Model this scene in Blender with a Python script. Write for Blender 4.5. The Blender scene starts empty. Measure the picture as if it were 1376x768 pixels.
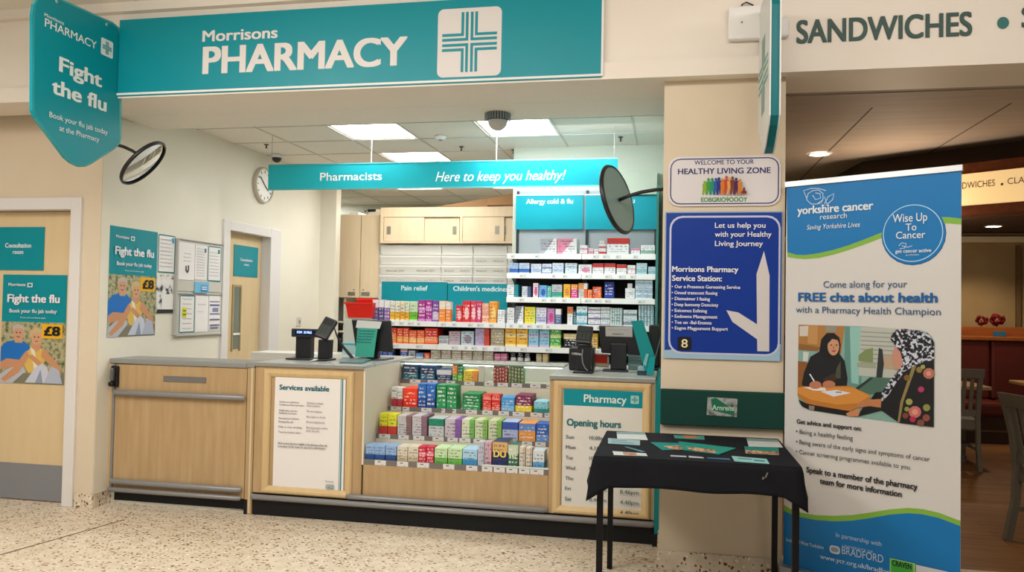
import bpy, bmesh, math, random
from mathutils import Vector, Matrix
random.seed(7)
SC = bpy.context.scene
COL = SC.collection
# ------------------------------------------------------------------ camera
F, CH = 1060.0, 1.44
YAW, PIT, ROL = (math.radians(a) for a in (11.35, 1.5, 1.02))
_f = Vector((-math.sin(YAW), math.cos(YAW), 0)); _r = Vector((math.cos(YAW), math.sin(YAW), 0)); _u = Vector((0, 0, 1))
_f2 = _f*math.cos(PIT)+_u*math.sin(PIT); _u2 = _u*math.cos(PIT)-_f*math.sin(PIT)
CR = _r*math.cos(ROL)+_u2*math.sin(ROL); CU = _u2*math.cos(ROL)-_r*math.sin(ROL); CF = _f2
CO = Vector((0, 0, CH))
cd = bpy.data.cameras.new('camera'); cam = bpy.data.objects.new('camera', cd); COL.objects.link(cam)
cd.sensor_width = 36; cd.lens = F/1376*36; cd.clip_start = 0.05; cd.clip_end = 200
mw = Matrix((CR, CU, -CF)).transposed().to_4x4(); mw.translation = CO; cam.matrix_world = mw
SC.camera = cam
def ray(px, py): return CR*((px-688)/F)-CU*((py-384)/F)+CF
def P(px, py, X=None, Y=None, Z=None):
    """photo measurement -> point on a real plane X=, Y= or Z= const"""
    d = ray(px, py)
    t = (X-CO.x)/d.x if X is not None else (Y-CO.y)/d.y if Y is not None else (Z-CO.z)/d.z
    return CO+d*t
# ------------------------------------------------------------------ materials
def lin(c):
    if isinstance(c, str): c = tuple(int(c[i:i+2], 16)/255 for i in (0, 2, 4))
    return tuple((v/12.92 if v <= .04045 else ((v+.055)/1.055)**2.4) for v in c)+(1,)
_m = {}
def M(c, rough=.6, metal=0, spec=.3, emit=0, name=None, alpha=1, trans=0, bump=0, bscale=200):
    k = (c, rough, metal, spec, emit, alpha, trans, bump, bscale)
    if k in _m: return _m[k]
    m = bpy.data.materials.new(name or 'mat_%s' % c); m.use_nodes = True
    b = m.node_tree.nodes['Principled BSDF']
    b.inputs['Base Color'].default_value = lin(c); b.inputs['Roughness'].default_value = rough
    b.inputs['Metallic'].default_value = metal; b.inputs['Specular IOR Level'].default_value = spec
    if emit: b.inputs['Emission Color'].default_value = lin(c); b.inputs['Emission Strength'].default_value = emit
    b.inputs['Transmission Weight'].default_value = trans
    nt = m.node_tree
    if not emit:   # faint procedural unevenness of the surface
        n = nt.nodes.new('ShaderNodeTexNoise'); n.inputs['Scale'].default_value = 9
        tc = nt.nodes.new('ShaderNodeTexCoord'); nt.links.new(tc.outputs['Object'], n.inputs['Vector'])
        r = nt.nodes.new('ShaderNodeMapRange'); r.inputs['To Min'].default_value = max(0, rough-.06); r.inputs['To Max'].default_value = min(1, rough+.06)
        nt.links.new(n.outputs['Fac'], r.inputs['Value']); nt.links.new(r.outputs['Result'], b.inputs['Roughness'])
        if bump:
            n2 = nt.nodes.new('ShaderNodeTexNoise'); n2.inputs['Scale'].default_value = bscale
            nt.links.new(tc.outputs['Object'], n2.inputs['Vector'])
            bp = nt.nodes.new('ShaderNodeBump'); bp.inputs['Strength'].default_value = bump; bp.inputs['Distance'].default_value = .002
            nt.links.new(n2.outputs['Fac'], bp.inputs['Height']); nt.links.new(bp.outputs['Normal'], b.inputs['Normal'])
    _m[k] = m; return m
def noisemat(name, cols, scale=8, stretch=(1, 1, 1), rough=.5, detail=4, pos=None, bump=0, coord='Object', spec=.3):
    m = bpy.data.materials.new(name); m.use_nodes = True; nt = m.node_tree; b = nt.nodes['Principled BSDF']
    tc = nt.nodes.new('ShaderNodeTexCoord'); mp = nt.nodes.new('ShaderNodeMapping'); mp.inputs['Scale'].default_value = stretch
    n = nt.nodes.new('ShaderNodeTexNoise'); n.inputs['Scale'].default_value = scale; n.inputs['Detail'].default_value = detail
    cr = nt.nodes.new('ShaderNodeValToRGB'); el = cr.color_ramp.elements
    pos = pos or [.3+.4*i/(len(cols)-1) for i in range(len(cols))]
    while len(el) < len(cols): el.new(.5)
    for e, c, p in zip(el, cols, pos): e.position = p; e.color = lin(c)
    nt.links.new(tc.outputs[coord], mp.inputs[0]); nt.links.new(mp.outputs[0], n.inputs['Vector'])
    nt.links.new(n.outputs['Fac'], cr.inputs[0]); nt.links.new(cr.outputs[0], b.inputs['Base Color'])
    b.inputs['Roughness'].default_value = rough; b.inputs['Specular IOR Level'].default_value = spec
    if bump:
        bp = nt.nodes.new('ShaderNodeBump'); bp.inputs['Strength'].default_value = bump; bp.inputs['Distance'].default_value = .003
        nt.links.new(n.outputs['Fac'], bp.inputs['Height']); nt.links.new(bp.outputs['Normal'], b.inputs['Normal'])
    return m
WALL = noisemat('painted_wall', ['D6C6AE', 'D9CAB3'], 3, rough=.75, spec=.15)
WALLS = noisemat('painted_side_wall', ['E4DECE', 'E7E2D3'], 3, rough=.75, spec=.15)
CEIL = noisemat('ceiling_tile', ['E4DED2', 'E9E4DA'], 60, rough=.9, spec=.1)
FASC = noisemat('fascia_paint', ['E6DCD0', 'E8DFD4'], 4, rough=.6)
WOOD = noisemat('maple_laminate', ['AD9068', 'B4976F', 'BA9F78'], 5, (5, 5, .5), .42, 6)
WOODL = noisemat('pale_beech', ['CDB080', 'D4B98B'], 6, (5, 5, .5), .4, 5)
PALEW = noisemat('pale_cabinet_wood', ['D8C3A2', 'DECAAB'], 5, (4, 4, .4), .5, 5)
CREAM = M('DDD6C2', .5)
TEAL = M('008A97', .4, name='teal_print'); TEALD = M('00727B', .45)
WHITE = M('E6E4E2', .5); PAPER = M('E8E4E2', .55); GREY = M('8F8C88', .4, .3); BLACK = M('14151A', .45); BLACKM = M('0E0E10', .7)
STEEL = M('8E9190', .35, .8); DARKT = M('2B6B66', .6)
def floor_mat():
    m = bpy.data.materials.new('terrazzo'); m.use_nodes = True; nt = m.node_tree; b = nt.nodes['Principled BSDF']; L = nt.links.new
    tc = nt.nodes.new('ShaderNodeTexCoord'); base = None
    def mix(a, bcol, fac):
        x = nt.nodes.new('ShaderNodeMix'); x.data_type = 'RGBA'; L(fac, x.inputs[0])
        if isinstance(a, tuple): x.inputs[6].default_value = a
        else: L(a, x.inputs[6])
        x.inputs[7].default_value = bcol; return x.outputs[2]
    n = nt.nodes.new('ShaderNodeTexNoise'); n.inputs['Scale'].default_value = 14; n.inputs['Detail'].default_value = 6; L(tc.outputs['Object'], n.inputs['Vector'])
    r = nt.nodes.new('ShaderNodeValToRGB'); r.color_ramp.elements[0].position = .35; r.color_ramp.elements[0].color = lin('CFC0A8'); r.color_ramp.elements[1].position = .65; r.color_ramp.elements[1].color = lin('DCD0BB')
    L(n.outputs['Fac'], r.inputs[0]); out = r.outputs[0]
    for sc, th, colr, off, dens in ((27, .27, '7A4426', 0, .30), (22, .24, '4A3020', 5, .16), (44, .34, '85522F', 9, .36), (36, .3, 'EEE6D6', 13, .3)):
        mp = nt.nodes.new('ShaderNodeMapping'); mp.inputs['Location'].default_value = (off, off*.7, 0); mp.inputs['Scale'].default_value = (1, 1.5, 1); mp.inputs['Rotation'].default_value = (0, 0, off)
        nz = nt.nodes.new('ShaderNodeTexNoise'); nz.inputs['Scale'].default_value = 45
        ad = nt.nodes.new('ShaderNodeVectorMath'); ad.operation = 'MULTIPLY_ADD'; ad.inputs[1].default_value = (.02, .02, .02)
        L(tc.outputs['Object'], nz.inputs['Vector']); L(nz.outputs['Color'], ad.inputs[0]); L(tc.outputs['Object'], ad.inputs[2])
        L(ad.outputs[0], mp.inputs[0])
        v = nt.nodes.new('ShaderNodeTexVoronoi'); v.inputs['Scale'].default_value = sc; L(mp.outputs[0], v.inputs['Vector'])
        lt = nt.nodes.new('ShaderNodeMath'); lt.operation = 'LESS_THAN'; lt.inputs[1].default_value = th; L(v.outputs['Distance'], lt.inputs[0])
        sp = nt.nodes.new('ShaderNodeSeparateColor'); L(v.outputs['Color'], sp.inputs[0])
        lt2 = nt.nodes.new('ShaderNodeMath'); lt2.operation = 'LESS_THAN'; lt2.inputs[1].default_value = dens; L(sp.outputs[0], lt2.inputs[0])
        mu = nt.nodes.new('ShaderNodeMath'); mu.operation = 'MULTIPLY'; L(lt.outputs[0], mu.inputs[0]); L(lt2.outputs[0], mu.inputs[1])
        out = mix(out, lin(colr), mu.outputs[0])
    L(out, b.inputs['Base Color']); b.inputs['Roughness'].default_value = .38; b.inputs['Specular IOR Level'].default_value = .3
    return m
TERR = floor_mat()
def plank_mat():
    m = noisemat('oak_planks', ['7A5230', '8E6238', '9C6E42'], 3, (1, 9, 1), .4, 6); nt = m.node_tree; b = nt.nodes['Principled BSDF']
    tc = nt.nodes.new('ShaderNodeTexCoord'); br = nt.nodes.new('ShaderNodeTexBrick'); br.inputs['Scale'].default_value = 1
    br.inputs['Brick Width'].default_value = 1.3; br.inputs['Row Height'].default_value = .12; br.inputs['Mortar Size'].default_value = .003
    br.inputs['Color1'].default_value = (1, 1, 1, 1); br.inputs['Color2'].default_value = (.7, .7, .7, 1); br.inputs['Mortar'].default_value = (.3, .3, .3, 1)
    mx = nt.nodes.new('ShaderNodeMix'); mx.data_type = 'RGBA'; mx.blend_type = 'MULTIPLY'; mx.inputs[0].default_value = 1
    cr = [n for n in nt.nodes if n.type == 'VALTORGB'][0]
    nt.links.new(tc.outputs['Object'], br.inputs['Vector']); nt.links.new(cr.outputs[0], mx.inputs[6]); nt.links.new(br.outputs['Color'], mx.inputs[7]); nt.links.new(mx.outputs[2], b.inputs['Base Color'])
    return m
PLANK = plank_mat()
_pk = {}
def PK(A, B, C='F4F0EC', style=0):
    """printed carton: base colour A, printed field B, small marks C"""
    k = (A, B, C, style)
    if k in _pk: return _pk[k]
    m = bpy.data.materials.new('carton_print'); m.use_nodes = True; nt = m.node_tree; b = nt.nodes['Principled BSDF']; L = nt.links.new
    tc = nt.nodes.new('ShaderNodeTexCoord'); sp = nt.nodes.new('ShaderNodeSeparateXYZ'); L(tc.outputs['Generated'], sp.inputs[0])
    def mth(op, a, bb=None, c=None):
        x = nt.nodes.new('ShaderNodeMath'); x.operation = op
        for i, v in enumerate((a, bb, c)):
            if v is None: continue
            if isinstance(v, (int, float)): x.inputs[i].default_value = v
            else: L(v, x.inputs[i])
        return x.outputs[0]
    x, z = sp.outputs[0], sp.outputs[2]
    def rng(v, lo, hi): return mth('MULTIPLY', mth('GREATER_THAN', v, lo), mth('LESS_THAN', v, hi))
    if style == 0: f = rng(z, .08, .45)
    elif style == 1: f = rng(z, .62, .99)
    elif style == 2:
        dx = mth('POWER', mth('MULTIPLY', mth('SUBTRACT', x, .55), 1.0), 2); dz = mth('POWER', mth('SUBTRACT', z, .42), 2); f = mth('LESS_THAN', mth('ADD', dx, dz), .085)
    elif style == 3: f = mth('LESS_THAN', mth('ADD', x, mth('MULTIPLY', z, -.6)), .25)
    elif style == 4: f = mth('GREATER_THAN', mth('FRACT', mth('MULTIPLY', x, 5)), .5)
    elif style == 5: f = mth('MAXIMUM', rng(z, 0, .12), rng(z, .5, .66))
    else: f = rng(x, .62, 1.01)
    mp = nt.nodes.new('ShaderNodeMapping'); mp.inputs['Scale'].default_value = (7, 1, 9); L(tc.outputs['Generated'], mp.inputs[0])
    oi = nt.nodes.new('ShaderNodeObjectInfo'); ad = nt.nodes.new('ShaderNodeVectorMath'); L(mp.outputs[0], ad.inputs[0])
    cb = nt.nodes.new('ShaderNodeCombineXYZ'); L(mth('MULTIPLY', oi.outputs['Random'], 40), cb.inputs[1]); L(cb.outputs[0], ad.inputs[1])
    nz = nt.nodes.new('ShaderNodeTexNoise'); nz.inputs['Scale'].default_value = .9; nz.inputs['Detail'].default_value = 3; L(ad.outputs[0], nz.inputs['Vector'])
    mk = mth('MULTIPLY', mth('MULTIPLY', mth('GREATER_THAN', nz.outputs['Fac'], .5), mth('GREATER_THAN', mth('FRACT', mth('MULTIPLY_ADD', z, 6.0, oi.outputs['Random'])), .52)), mth('MULTIPLY', rng(x, .1, .9), rng(z, .15, .9)))
    a = nt.nodes.new('ShaderNodeMix'); a.data_type = 'RGBA'; L(f, a.inputs[0]); a.inputs[6].default_value = lin(A); a.inputs[7].default_value = lin(B)
    c = nt.nodes.new('ShaderNodeMix'); c.data_type = 'RGBA'; L(mth('MULTIPLY', mk, .7), c.inputs[0]); L(a.outputs[2], c.inputs[6]); c.inputs[7].default_value = lin(C)
    L(c.outputs[2], b.inputs['Base Color']); b.inputs['Roughness'].default_value = .45; b.inputs['Specular IOR Level'].default_value = .3
    _pk[k] = m; return m
# ------------------------------------------------------------------ mesh building
class MB:
    def __init__(s): s.v = []; s.f = []; s.mi = []; s.ms = []; s.sm = []
    def m(s, mat):
        if mat not in s.ms: s.ms.append(mat)
        return s.ms.index(mat)
    def add(s, vs, fs, mat, smooth=False):
        o = len(s.v); s.v += [tuple(v) for v in vs]; i = s.m(mat)
        for f in fs: s.f.append([o+k for k in f]); s.mi.append(i); s.sm.append(smooth)
    def box(s, x0, x1, y0, y1, z0, z1, mat, bev=0):
        if x0 > x1: x0, x1 = x1, x0
        if y0 > y1: y0, y1 = y1, y0
        if z0 > z1: z0, z1 = z1, z0
        bm = bmesh.new(); bmesh.ops.create_cube(bm, size=1)
        for v in bm.verts: v.co = Vector(((x0+x1)/2+v.co.x*(x1-x0), (y0+y1)/2+v.co.y*(y1-y0), (z0+z1)/2+v.co.z*(z1-z0)))
        if bev: bmesh.ops.bevel(bm, geom=bm.edges[:], offset=min(bev, .45*min(x1-x0, y1-y0, z1-z0)), segments=2, affect='EDGES', profile=.5)
        bm.verts.index_update(); s.add([v.co.copy() for v in bm.verts], [[v.index for v in f.verts] for f in bm.faces], mat); bm.free()
    def obox(s, c, ex, ey, ez, mat):
        """box from centre and three half-axis vectors"""
        c = Vector(c); vs = [c+ex*a+ey*b+ez*d for a in (-1, 1) for b in (-1, 1) for d in (-1, 1)]
        s.add(vs, [(0, 1, 3, 2), (4, 6, 7, 5), (0, 4, 5, 1), (2, 3, 7, 6), (0, 2, 6, 4), (1, 5, 7, 3)], mat)
    def prism(s, pts, off, mat, smooth=False):
        off = Vector(off); n = len(pts); vs = [Vector(p) for p in pts]+[Vector(p)+off for p in pts]
        s.add(vs, [list(range(n))[::-1], list(range(n, 2*n))]+[(i, (i+1) % n, n+(i+1) % n, n+i) for i in range(n)], mat)
    def tube(s, pts, r, mat, n=10, rs=None):
        pts = [Vector(p) for p in pts]; rings = []; up = None
        for i, p in enumerate(pts):
            t = (pts[min(i+1, len(pts)-1)]-pts[max(i-1, 0)]).normalized()
            if up is None: up = t.orthogonal().normalized()
            a = (up-t*up.dot(t)).normalized(); up = a; b = t.cross(a); rr = rs[i] if rs else r
            rings.append([p+(a*math.cos(2*math.pi*k/n)+b*math.sin(2*math.pi*k/n))*rr for k in range(n)])
        vs = [q for g in rings for q in g]; fs = [(i*n+k, i*n+(k+1) % n, (i+1)*n+(k+1) % n, (i+1)*n+k) for i in range(len(pts)-1) for k in range(n)]
        s.add(vs, fs, mat, True); s.add(rings[0], [list(range(n))[::-1]], mat); s.add(rings[-1], [list(range(n))], mat)
    def lathe(s, c, axis, prof, mat, n=32, ref=None):
        """prof: (radius, height along axis)"""
        c = Vector(c); ax = Vector(axis).normalized(); a = ax.orthogonal().normalized(); b = ax.cross(a); vs = []; fs = []
        for r, h in prof: vs += [c+ax*h+(a*math.cos(2*math.pi*k/n)+b*math.sin(2*math.pi*k/n))*r for k in range(n)]
        for i in range(len(prof)-1): fs += [(i*n+k, i*n+(k+1) % n, (i+1)*n+(k+1) % n, (i+1)*n+k) for k in range(n)]
        s.add(vs, fs, mat, True)
    def build(s, name, parent=None, label=None, cat=None, group=None, kind=None, origin=None):
        me = bpy.data.meshes.new(name)
        o = bpy.data.objects.new(name, me); COL.objects.link(o)
        if parent is not None: org = Vector(parent['_o'])
        elif origin is not None: org = Vector(origin)
        else:
            xs, ys, zs = zip(*s.v); org = Vector(((min(xs)+max(xs))/2, (min(ys)+max(ys))/2, min(zs)))
        me.from_pydata([Vector(v)-org for v in s.v], [], s.f)
        for mt in s.ms: me.materials.append(mt)
        for p, i, sm in zip(me.polygons, s.mi, s.sm): p.material_index = i; p.use_smooth = sm
        me.update()
        if parent is not None: o.parent = parent
        else: o.location = org
        o['_o'] = tuple(org)
        return tag(o, label, cat, group, kind)
def tag(o, label=None, cat=None, group=None, kind=None):
    if label: o['label'] = label; LAB.append((label, group)); 
    if cat: o['category'] = cat
    if group: o['group'] = group
    if kind: o['kind'] = kind
    return o
LAB = []
def thing(name, loc, label, cat, group=None):
    o = bpy.data.objects.new(name, None); COL.objects.link(o); o.location = loc; o['_o'] = tuple(loc); o.empty_display_size = .1
    return tag(o, label, cat, group)
def one(name, parent=None, **k):     # one-box mesh
    pass
def fixn(o):
    bm = bmesh.new(); bm.from_mesh(o.data); bmesh.ops.recalc_face_normals(bm, faces=bm.faces[:]); bm.to_mesh(o.data); bm.free(); return o
# ------------------------------------------------------------------ text and flat print
_gl = {}
def glyphs(s, off=0.0, res=3):
    k = (s, off, res)
    if k in _gl: return _gl[k]
    cu = bpy.data.curves.new('t', 'FONT'); cu.body = s; cu.offset = off; cu.resolution_u = res; cu.fill_mode = 'FRONT'; cu.size = 1
    ob = bpy.data.objects.new('t', cu); COL.objects.link(ob); dg = bpy.context.evaluated_depsgraph_get()
    me = bpy.data.meshes.new_from_object(ob.evaluated_get(dg)); vs = [(v.co.x, v.co.y) for v in me.vertices]; fs = [tuple(p.vertices) for p in me.polygons]
    bpy.data.objects.remove(ob); bpy.data.curves.remove(cu); bpy.data.meshes.remove(me)
    x0 = min(v[0] for v in vs); x1 = max(v[0] for v in vs)
    _gl[k] = ([(v[0]-x0, v[1]) for v in vs], fs, x1-x0); return _gl[k]
CAPH = max(v[1] for v in glyphs('H')[0])
class Print:
    """flat ink on a plane through p0 with normal n (towards the viewer); layers a fraction of a millimetre apart"""
    def __init__(s, p0, n, step=.0005):
        s.p0 = Vector(p0); s.n = Vector(n).normalized(); s.u = Vector((0, 0, 1)).cross(s.n).normalized(); s.w = s.n.cross(s.u).normalized(); s.mb = MB(); s.k = 1; s.step = step
    def at(s, px, py):
        d = ray(px, py); return CO+d*((s.p0-CO).dot(s.n)/d.dot(s.n))
    def uv(s, px, py): q = s.at(px, py)-s.p0; return q.dot(s.u), q.dot(s.w)
    def pt(s, u, w, k=None): return s.p0+s.u*u+s.w*w+s.n*s.step*(s.k if k is None else k)
    def polyuv(s, pts, mat): s.mb.add([s.pt(*q) for q in pts], [list(range(len(pts)))], mat); s.k += 1
    def poly(s, pts, mat): s.polyuv([s.uv(*p) for p in pts], mat)
    def rect(s, x0, y0, x1, y1, mat, r=0, line=0):
        (a, b), (c, d) = s.uv(x0, y0), s.uv(x1, y1); s.rectuv(a, d, c, b, mat, r, line)
    def rectuv(s, u0, w0, u1, w1, mat, r=0, line=0):
        def rr(u0, w0, u1, w1, r):
            if r <= 0: return [(u0, w0), (u1, w0), (u1, w1), (u0, w1)]
            o = []
            for cx, cy, a0 in ((u1-r, w0+r, -90), (u1-r, w1-r, 0), (u0+r, w1-r, 90), (u0+r, w0+r, 180)):
                o += [(cx+r*math.cos(math.radians(a0+t)), cy+r*math.sin(math.radians(a0+t))) for t in (0, 22.5, 45, 67.5, 90)]
            return o
        A = rr(u0, w0, u1, w1, r)
        if not line: s.polyuv(A, mat); return
        B = rr(u0+line, w0+line, u1-line, w1-line, max(r-line, 0)); n = len(A)
        s.mb.add([s.pt(*q) for q in A+B], [(i, (i+1) % n, n+(i+1) % n, n+i) for i in range(n)], mat); s.k += 1
    def ell(s, cx, cy, rx, ry, mat, ring=0, n=24):
        u, w = s.uv(cx, cy); a = abs(s.uv(cx+rx, cy)[0]-s.uv(cx-rx, cy)[0])/2; b = abs(s.uv(cx, cy-ry)[1]-s.uv(cx, cy+ry)[1])/2
        A = [(u+a*math.cos(2*math.pi*i/n), w+b*math.sin(2*math.pi*i/n)) for i in range(n)]
        if not ring: s.polyuv(A, mat); return
        B = [(u+(q[0]-u)*(1-ring), w+(q[1]-w)*(1-ring)) for q in A]
        s.mb.add([s.pt(*q) for q in A+B], [(i, (i+1) % n, n+(i+1) % n, n+i) for i in range(n)], mat); s.k += 1
    def curve(s, pts, wid, mat):
        q = [Vector(s.uv(*p)) for p in pts]; L = []; R = []
        for i in range(len(q)):
            t = (q[min(i+1, len(q)-1)]-q[max(i-1, 0)]).normalized(); nn = Vector((-t.y, t.x))*wid/2; L.append(q[i]+nn); R.append(q[i]-nn)
        n = len(q); s.mb.add([s.pt(*a) for a in L+R], [(i, i+1, n+i+1, n+i) for i in range(n-1)], mat); s.k += 1
    def text(s, t, x0, x1, yb, cap, mat, bold=0.0, shear=0, res=3, off=0):
        """x0..x1 span, baseline yb at the middle of the span, cap height in photo pixels"""
        xc = (x0+x1)/2; u0 = s.uv(x0, yb)[0]; u1 = s.uv(x1, yb)[0]; wb = s.uv(xc, yb)[1]; h = abs(s.uv(xc, yb-cap)[1]-wb)
        vs, fs, wd = glyphs(t, off, res); d = bold*1.1; sx = (u1-u0)/(wd+2*d); sy = h/(CAPH+(d if d > 0 else 0)); k = s.k
        sh = [(0, 0)] if d <= 0 else ([(-d, 0), (d, 0)] if res <= 2 else [(-d, -d/2), (d, -d/2), (d, d/2), (-d, d/2), (0, 0)])
        for i, (a, b) in enumerate(sh): s.mb.add([s.pt(u0+(x+a+d)*sx+y*sy*shear, wb+(y+b+d/2)*sy, k+.15*i) for x, y in vs], fs, mat)
        s.k += 1
    def build(s, name, parent, **k): return s.mb.build(name, parent, **k)
def cross_logo(pr, x0, y0, x1, y1, mat, box=None):
    """four nested corner strokes making a cross, inside the pixel box"""
    a, d = pr.uv(x0, y0); c, b = pr.uv(x1, y1)
    if box: a, b, c, d = box
    W = c-a; H = d-b
    def st(pts, wd):
        q = [Vector((a+W*x, b+H*y)) for x, y in pts]
        # L-shaped stroke
        (p0, p1, p2) = q; t = wd*W
        e1 = (p0-p1).normalized(); e2 = (p2-p1).normalized()
        pr.polyuv([p0-e2*t/2, p1-e1*t/2-e2*t/2, p2-e1*t/2, p2+e1*t/2, p1+e1*t/2+e2*t/2, p0+e2*t/2], mat); pr.k -= 1
    for sx in (-1, 1):
        for sy in (-1, 1):
            for d_, ln in ((.045, .5), (.125, .5)):
                st([(.5+sx*d_, .5+sy*ln), (.5+sx*d_, .5+sy*d_), (.5+sx*ln, .5+sy*d_)], .05)
    pr.k += 1
# ================================================================== SETTING
def struct(name, mb, parent=None): 
    return mb.build(name, parent, kind='structure') if parent is None else mb.build(name, parent)
def sbox(name, x0, x1, y0, y1, z0, z1, mat, parent=None, bev=0):
    b = MB(); b.box(x0, x1, y0, y1, z0, z1, mat, bev); return struct(name, b, parent)
YF, YK, YL, YP = 4.45, 4.945, 4.81, 4.52        # fascia, counter front, left wall, pillar
ZS, ZC = 2.75, 2.87                            # soffit, pharmacy ceiling
XS = -3.89                                     # inner side wall
f = sbox('floor', -8, 14, -6, 4.93, -.05, 0, TERR)
sbox('floor', -8, .62, 4.93, 12, -.05, 0, TERR)
sbox('floor', .62, 14, 4.93, 13, -.05, 0, PLANK)
# thin dark movement joint in the terrazzo
b = MB(); a, c = P(0, 745, Z=.001), P(131, 708, Z=.001); d = (c-a).normalized(); s = Vector((-d.y, d.x, 0))*.006
a = a-d*1.5; c = c+d*.2
b.add([a-s, c-s, c+s, a+s], [(0, 1, 2, 3)], M('4A3424', .7)); struct('trim_1', b)
# hall ceiling above and in front, with its own lamps
sbox('ceiling', -8, 14, -6, YF-.0, 3.34, 3.4, CEIL)
b = MB(); b.box(-8, 14, YF, YF+.3, 2.83, 3.36, FASC); b.box(-8, 14, YF-.022, YF+.3, ZS-.02, 2.826, FASC); b.box(-8, 14, YF-.05, YF, 3.28, 3.36, FASC); struct('trim_2', b)
b = MB(); b.box(XS-.05, 0, YF+.3, 4.955, ZS, ZS+.15, CEIL); b.box(XS-.05, 0, 4.965, 5.37, ZS+.002, ZS+.15, CEIL); b.box(XS-.05, 0, 4.93, 4.99, ZS+.01, ZS+.15, M('B5AB9C', .8)); struct('ceiling', b)
# pharmacy ceiling: tiles with light openings
TX0, TY0, TW, TD = -2.745, 5.90, .612, .575
LIGHTS = [(0, 0), (0, 2), (2, 0), (0, 4), (2, 4), (-1, 6.4), (4, 3.2), (-2, 2)]
lit = {(0, 0), (0, 2), (2, 0), (-1, 5), (1, 5), (-4, 7)}
b = MB()
for i in range(-4, 6):
    for j in range(-1, 9):
        x0 = TX0+i*TW; x1 = x0+TW; y0 = TY0+j*TD; y1 = y0+TD
        if (i, j) in lit: continue
        if x0 > 0: continue
        b.box(x0+.004, x1-.004, y0+.004, y1-.004, ZC+.004, ZC+.02, CEIL)
        if y0 < 7.0 or x1 < -1.3: pass
GRID = M('C9C2B6', .7)
for i in range(-4, 6): b.box(TX0+i*TW-.008, TX0+i*TW+.008, 5.30, 11.1, ZC, ZC+.006, GRID)
for j in range(-1, 10): b.box(-5.2, .0, TY0+j*TD-.008, TY0+j*TD+.008, ZC, ZC+.006, GRID)
b.box(-5.3, .1, 5.3, 11.2, ZC+.16, ZC+.2, CEIL)
struct('ceiling', b)
DIFF = M('FFFFFF', emit=16.0)
li = 0
LWH = {(0, 0): 'white square ceiling light nearest the fascia, left of the two front ones', (2, 0): 'white square ceiling light beside the white dome camera above the counter',
       (0, 2): 'white square ceiling light in the second row, above the hanging banner', (-4, 7): 'far ceiling light just visible above the tall wall cupboard', (-1, 5): 'square ceiling light peeking below the middle of the hanging banner', (1, 5): 'square ceiling light peeking below the right half of the hanging banner'}
for (i, j) in sorted(lit):
    x0 = TX0+i*TW; y0 = TY0+j*TD
    t = thing('ceiling_light', (x0+TW/2, y0+TD/2, ZC+.1), LWH[(i, j)], 'ceiling light', 'recessed panel lights of the pharmacy')
    b = MB()
    for q in ((x0+.008, x0+TW-.008, y0+.008, y0+.03), (x0+.008, x0+TW-.008, y0+TD-.03, y0+TD-.008), (x0+.008, x0+.03, y0+.03, y0+TD-.03), (x0+TW-.03, x0+TW-.008, y0+.03, y0+TD-.03)): b.box(*q, ZC+.008, ZC+.03, WHITE)
    b.build('frame', t)
    b = MB(); b.box(x0+.03, x0+TW-.03, y0+.03, y0+TD-.03, ZC+.012, ZC+.02, DIFF); b.build('diffuser', t)
# walls
b = MB(); DX0, DX1 = -5.3, -4.12
b.box(-8, DX0, YL, YL+.3, 0, 2.9, WALL); b.box(DX1+.02, XS-.003, YL, YL+.3, 0, 2.9, WALL); b.box(XS-.002, XS+.001, YL+.003, YL+.31, 0, 2.74, WALLS); b.box(DX0, DX1+.02, YL, YL+.3, 2.09, 2.9, WALL)
struct('wall_left', b)
# inner side wall with a door opening
b = MB(); Y2a, Y2b, Z2 = 6.42, 7.16, 2.10
b.box(XS-.2, XS, YL+.302, Y2a, 0, 3.0, WALLS); b.box(XS-.2, XS, Y2b, 8.3, 0, 3.0, WALLS); b.box(XS-.2, XS, Y2a, Y2b, Z2, 3.0, WALLS)
struct('wall_inner', b)
b = MB(); b.box(-5.3, -3.70, 8.3, 8.42, 0, 3.0, WALLS); struct('wall_return', b)
sbox('wall_back', -1.40, .0, 6.95, 7.1, 0, 3.0, M('C9CDBE', .7))
sbox('wall_rear', -5.3, .0, 10.7, 10.8, 0, 3.0, M('B9BAAC', .7)); sbox('wall_rear_side', -5.3, -5.2, 8.42, 10.7, 0, 3.0, M('C9C2AE', .7))
sbox('wall_right', -.045, .1, 4.97, 10.7, 0, 3.0, M('9FB9AE', .6))
b = MB(); b.box(-.046, .611, YP, 4.94, 0, 2.75, WALL); struct('wall_pillar', b)
b = MB(); b.box(-.056, .621, YP-.012, YP, 0, .10, TERR); b.box(-.056, -.046, YP, 4.94, 0, .10, TERR); struct('baseboard_pillar', b)
b = MB(); b.box(-4.03, XS-.0+.01, YL-.012, YL, 0, .10, TERR); b.box(XS, XS+.012, YL, 4.98, 0, .10, TERR); struct('baseboard_left', b)
# boxed duct high on the back wall
q0, q1 = P(830, 232, Y=6.9), P(883, 262, Y=6.9); sbox('trim_3', q0.x, q1.x, 6.84, 6.95, q1.z, q0.z, M('B9C0AE', .6))
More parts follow.
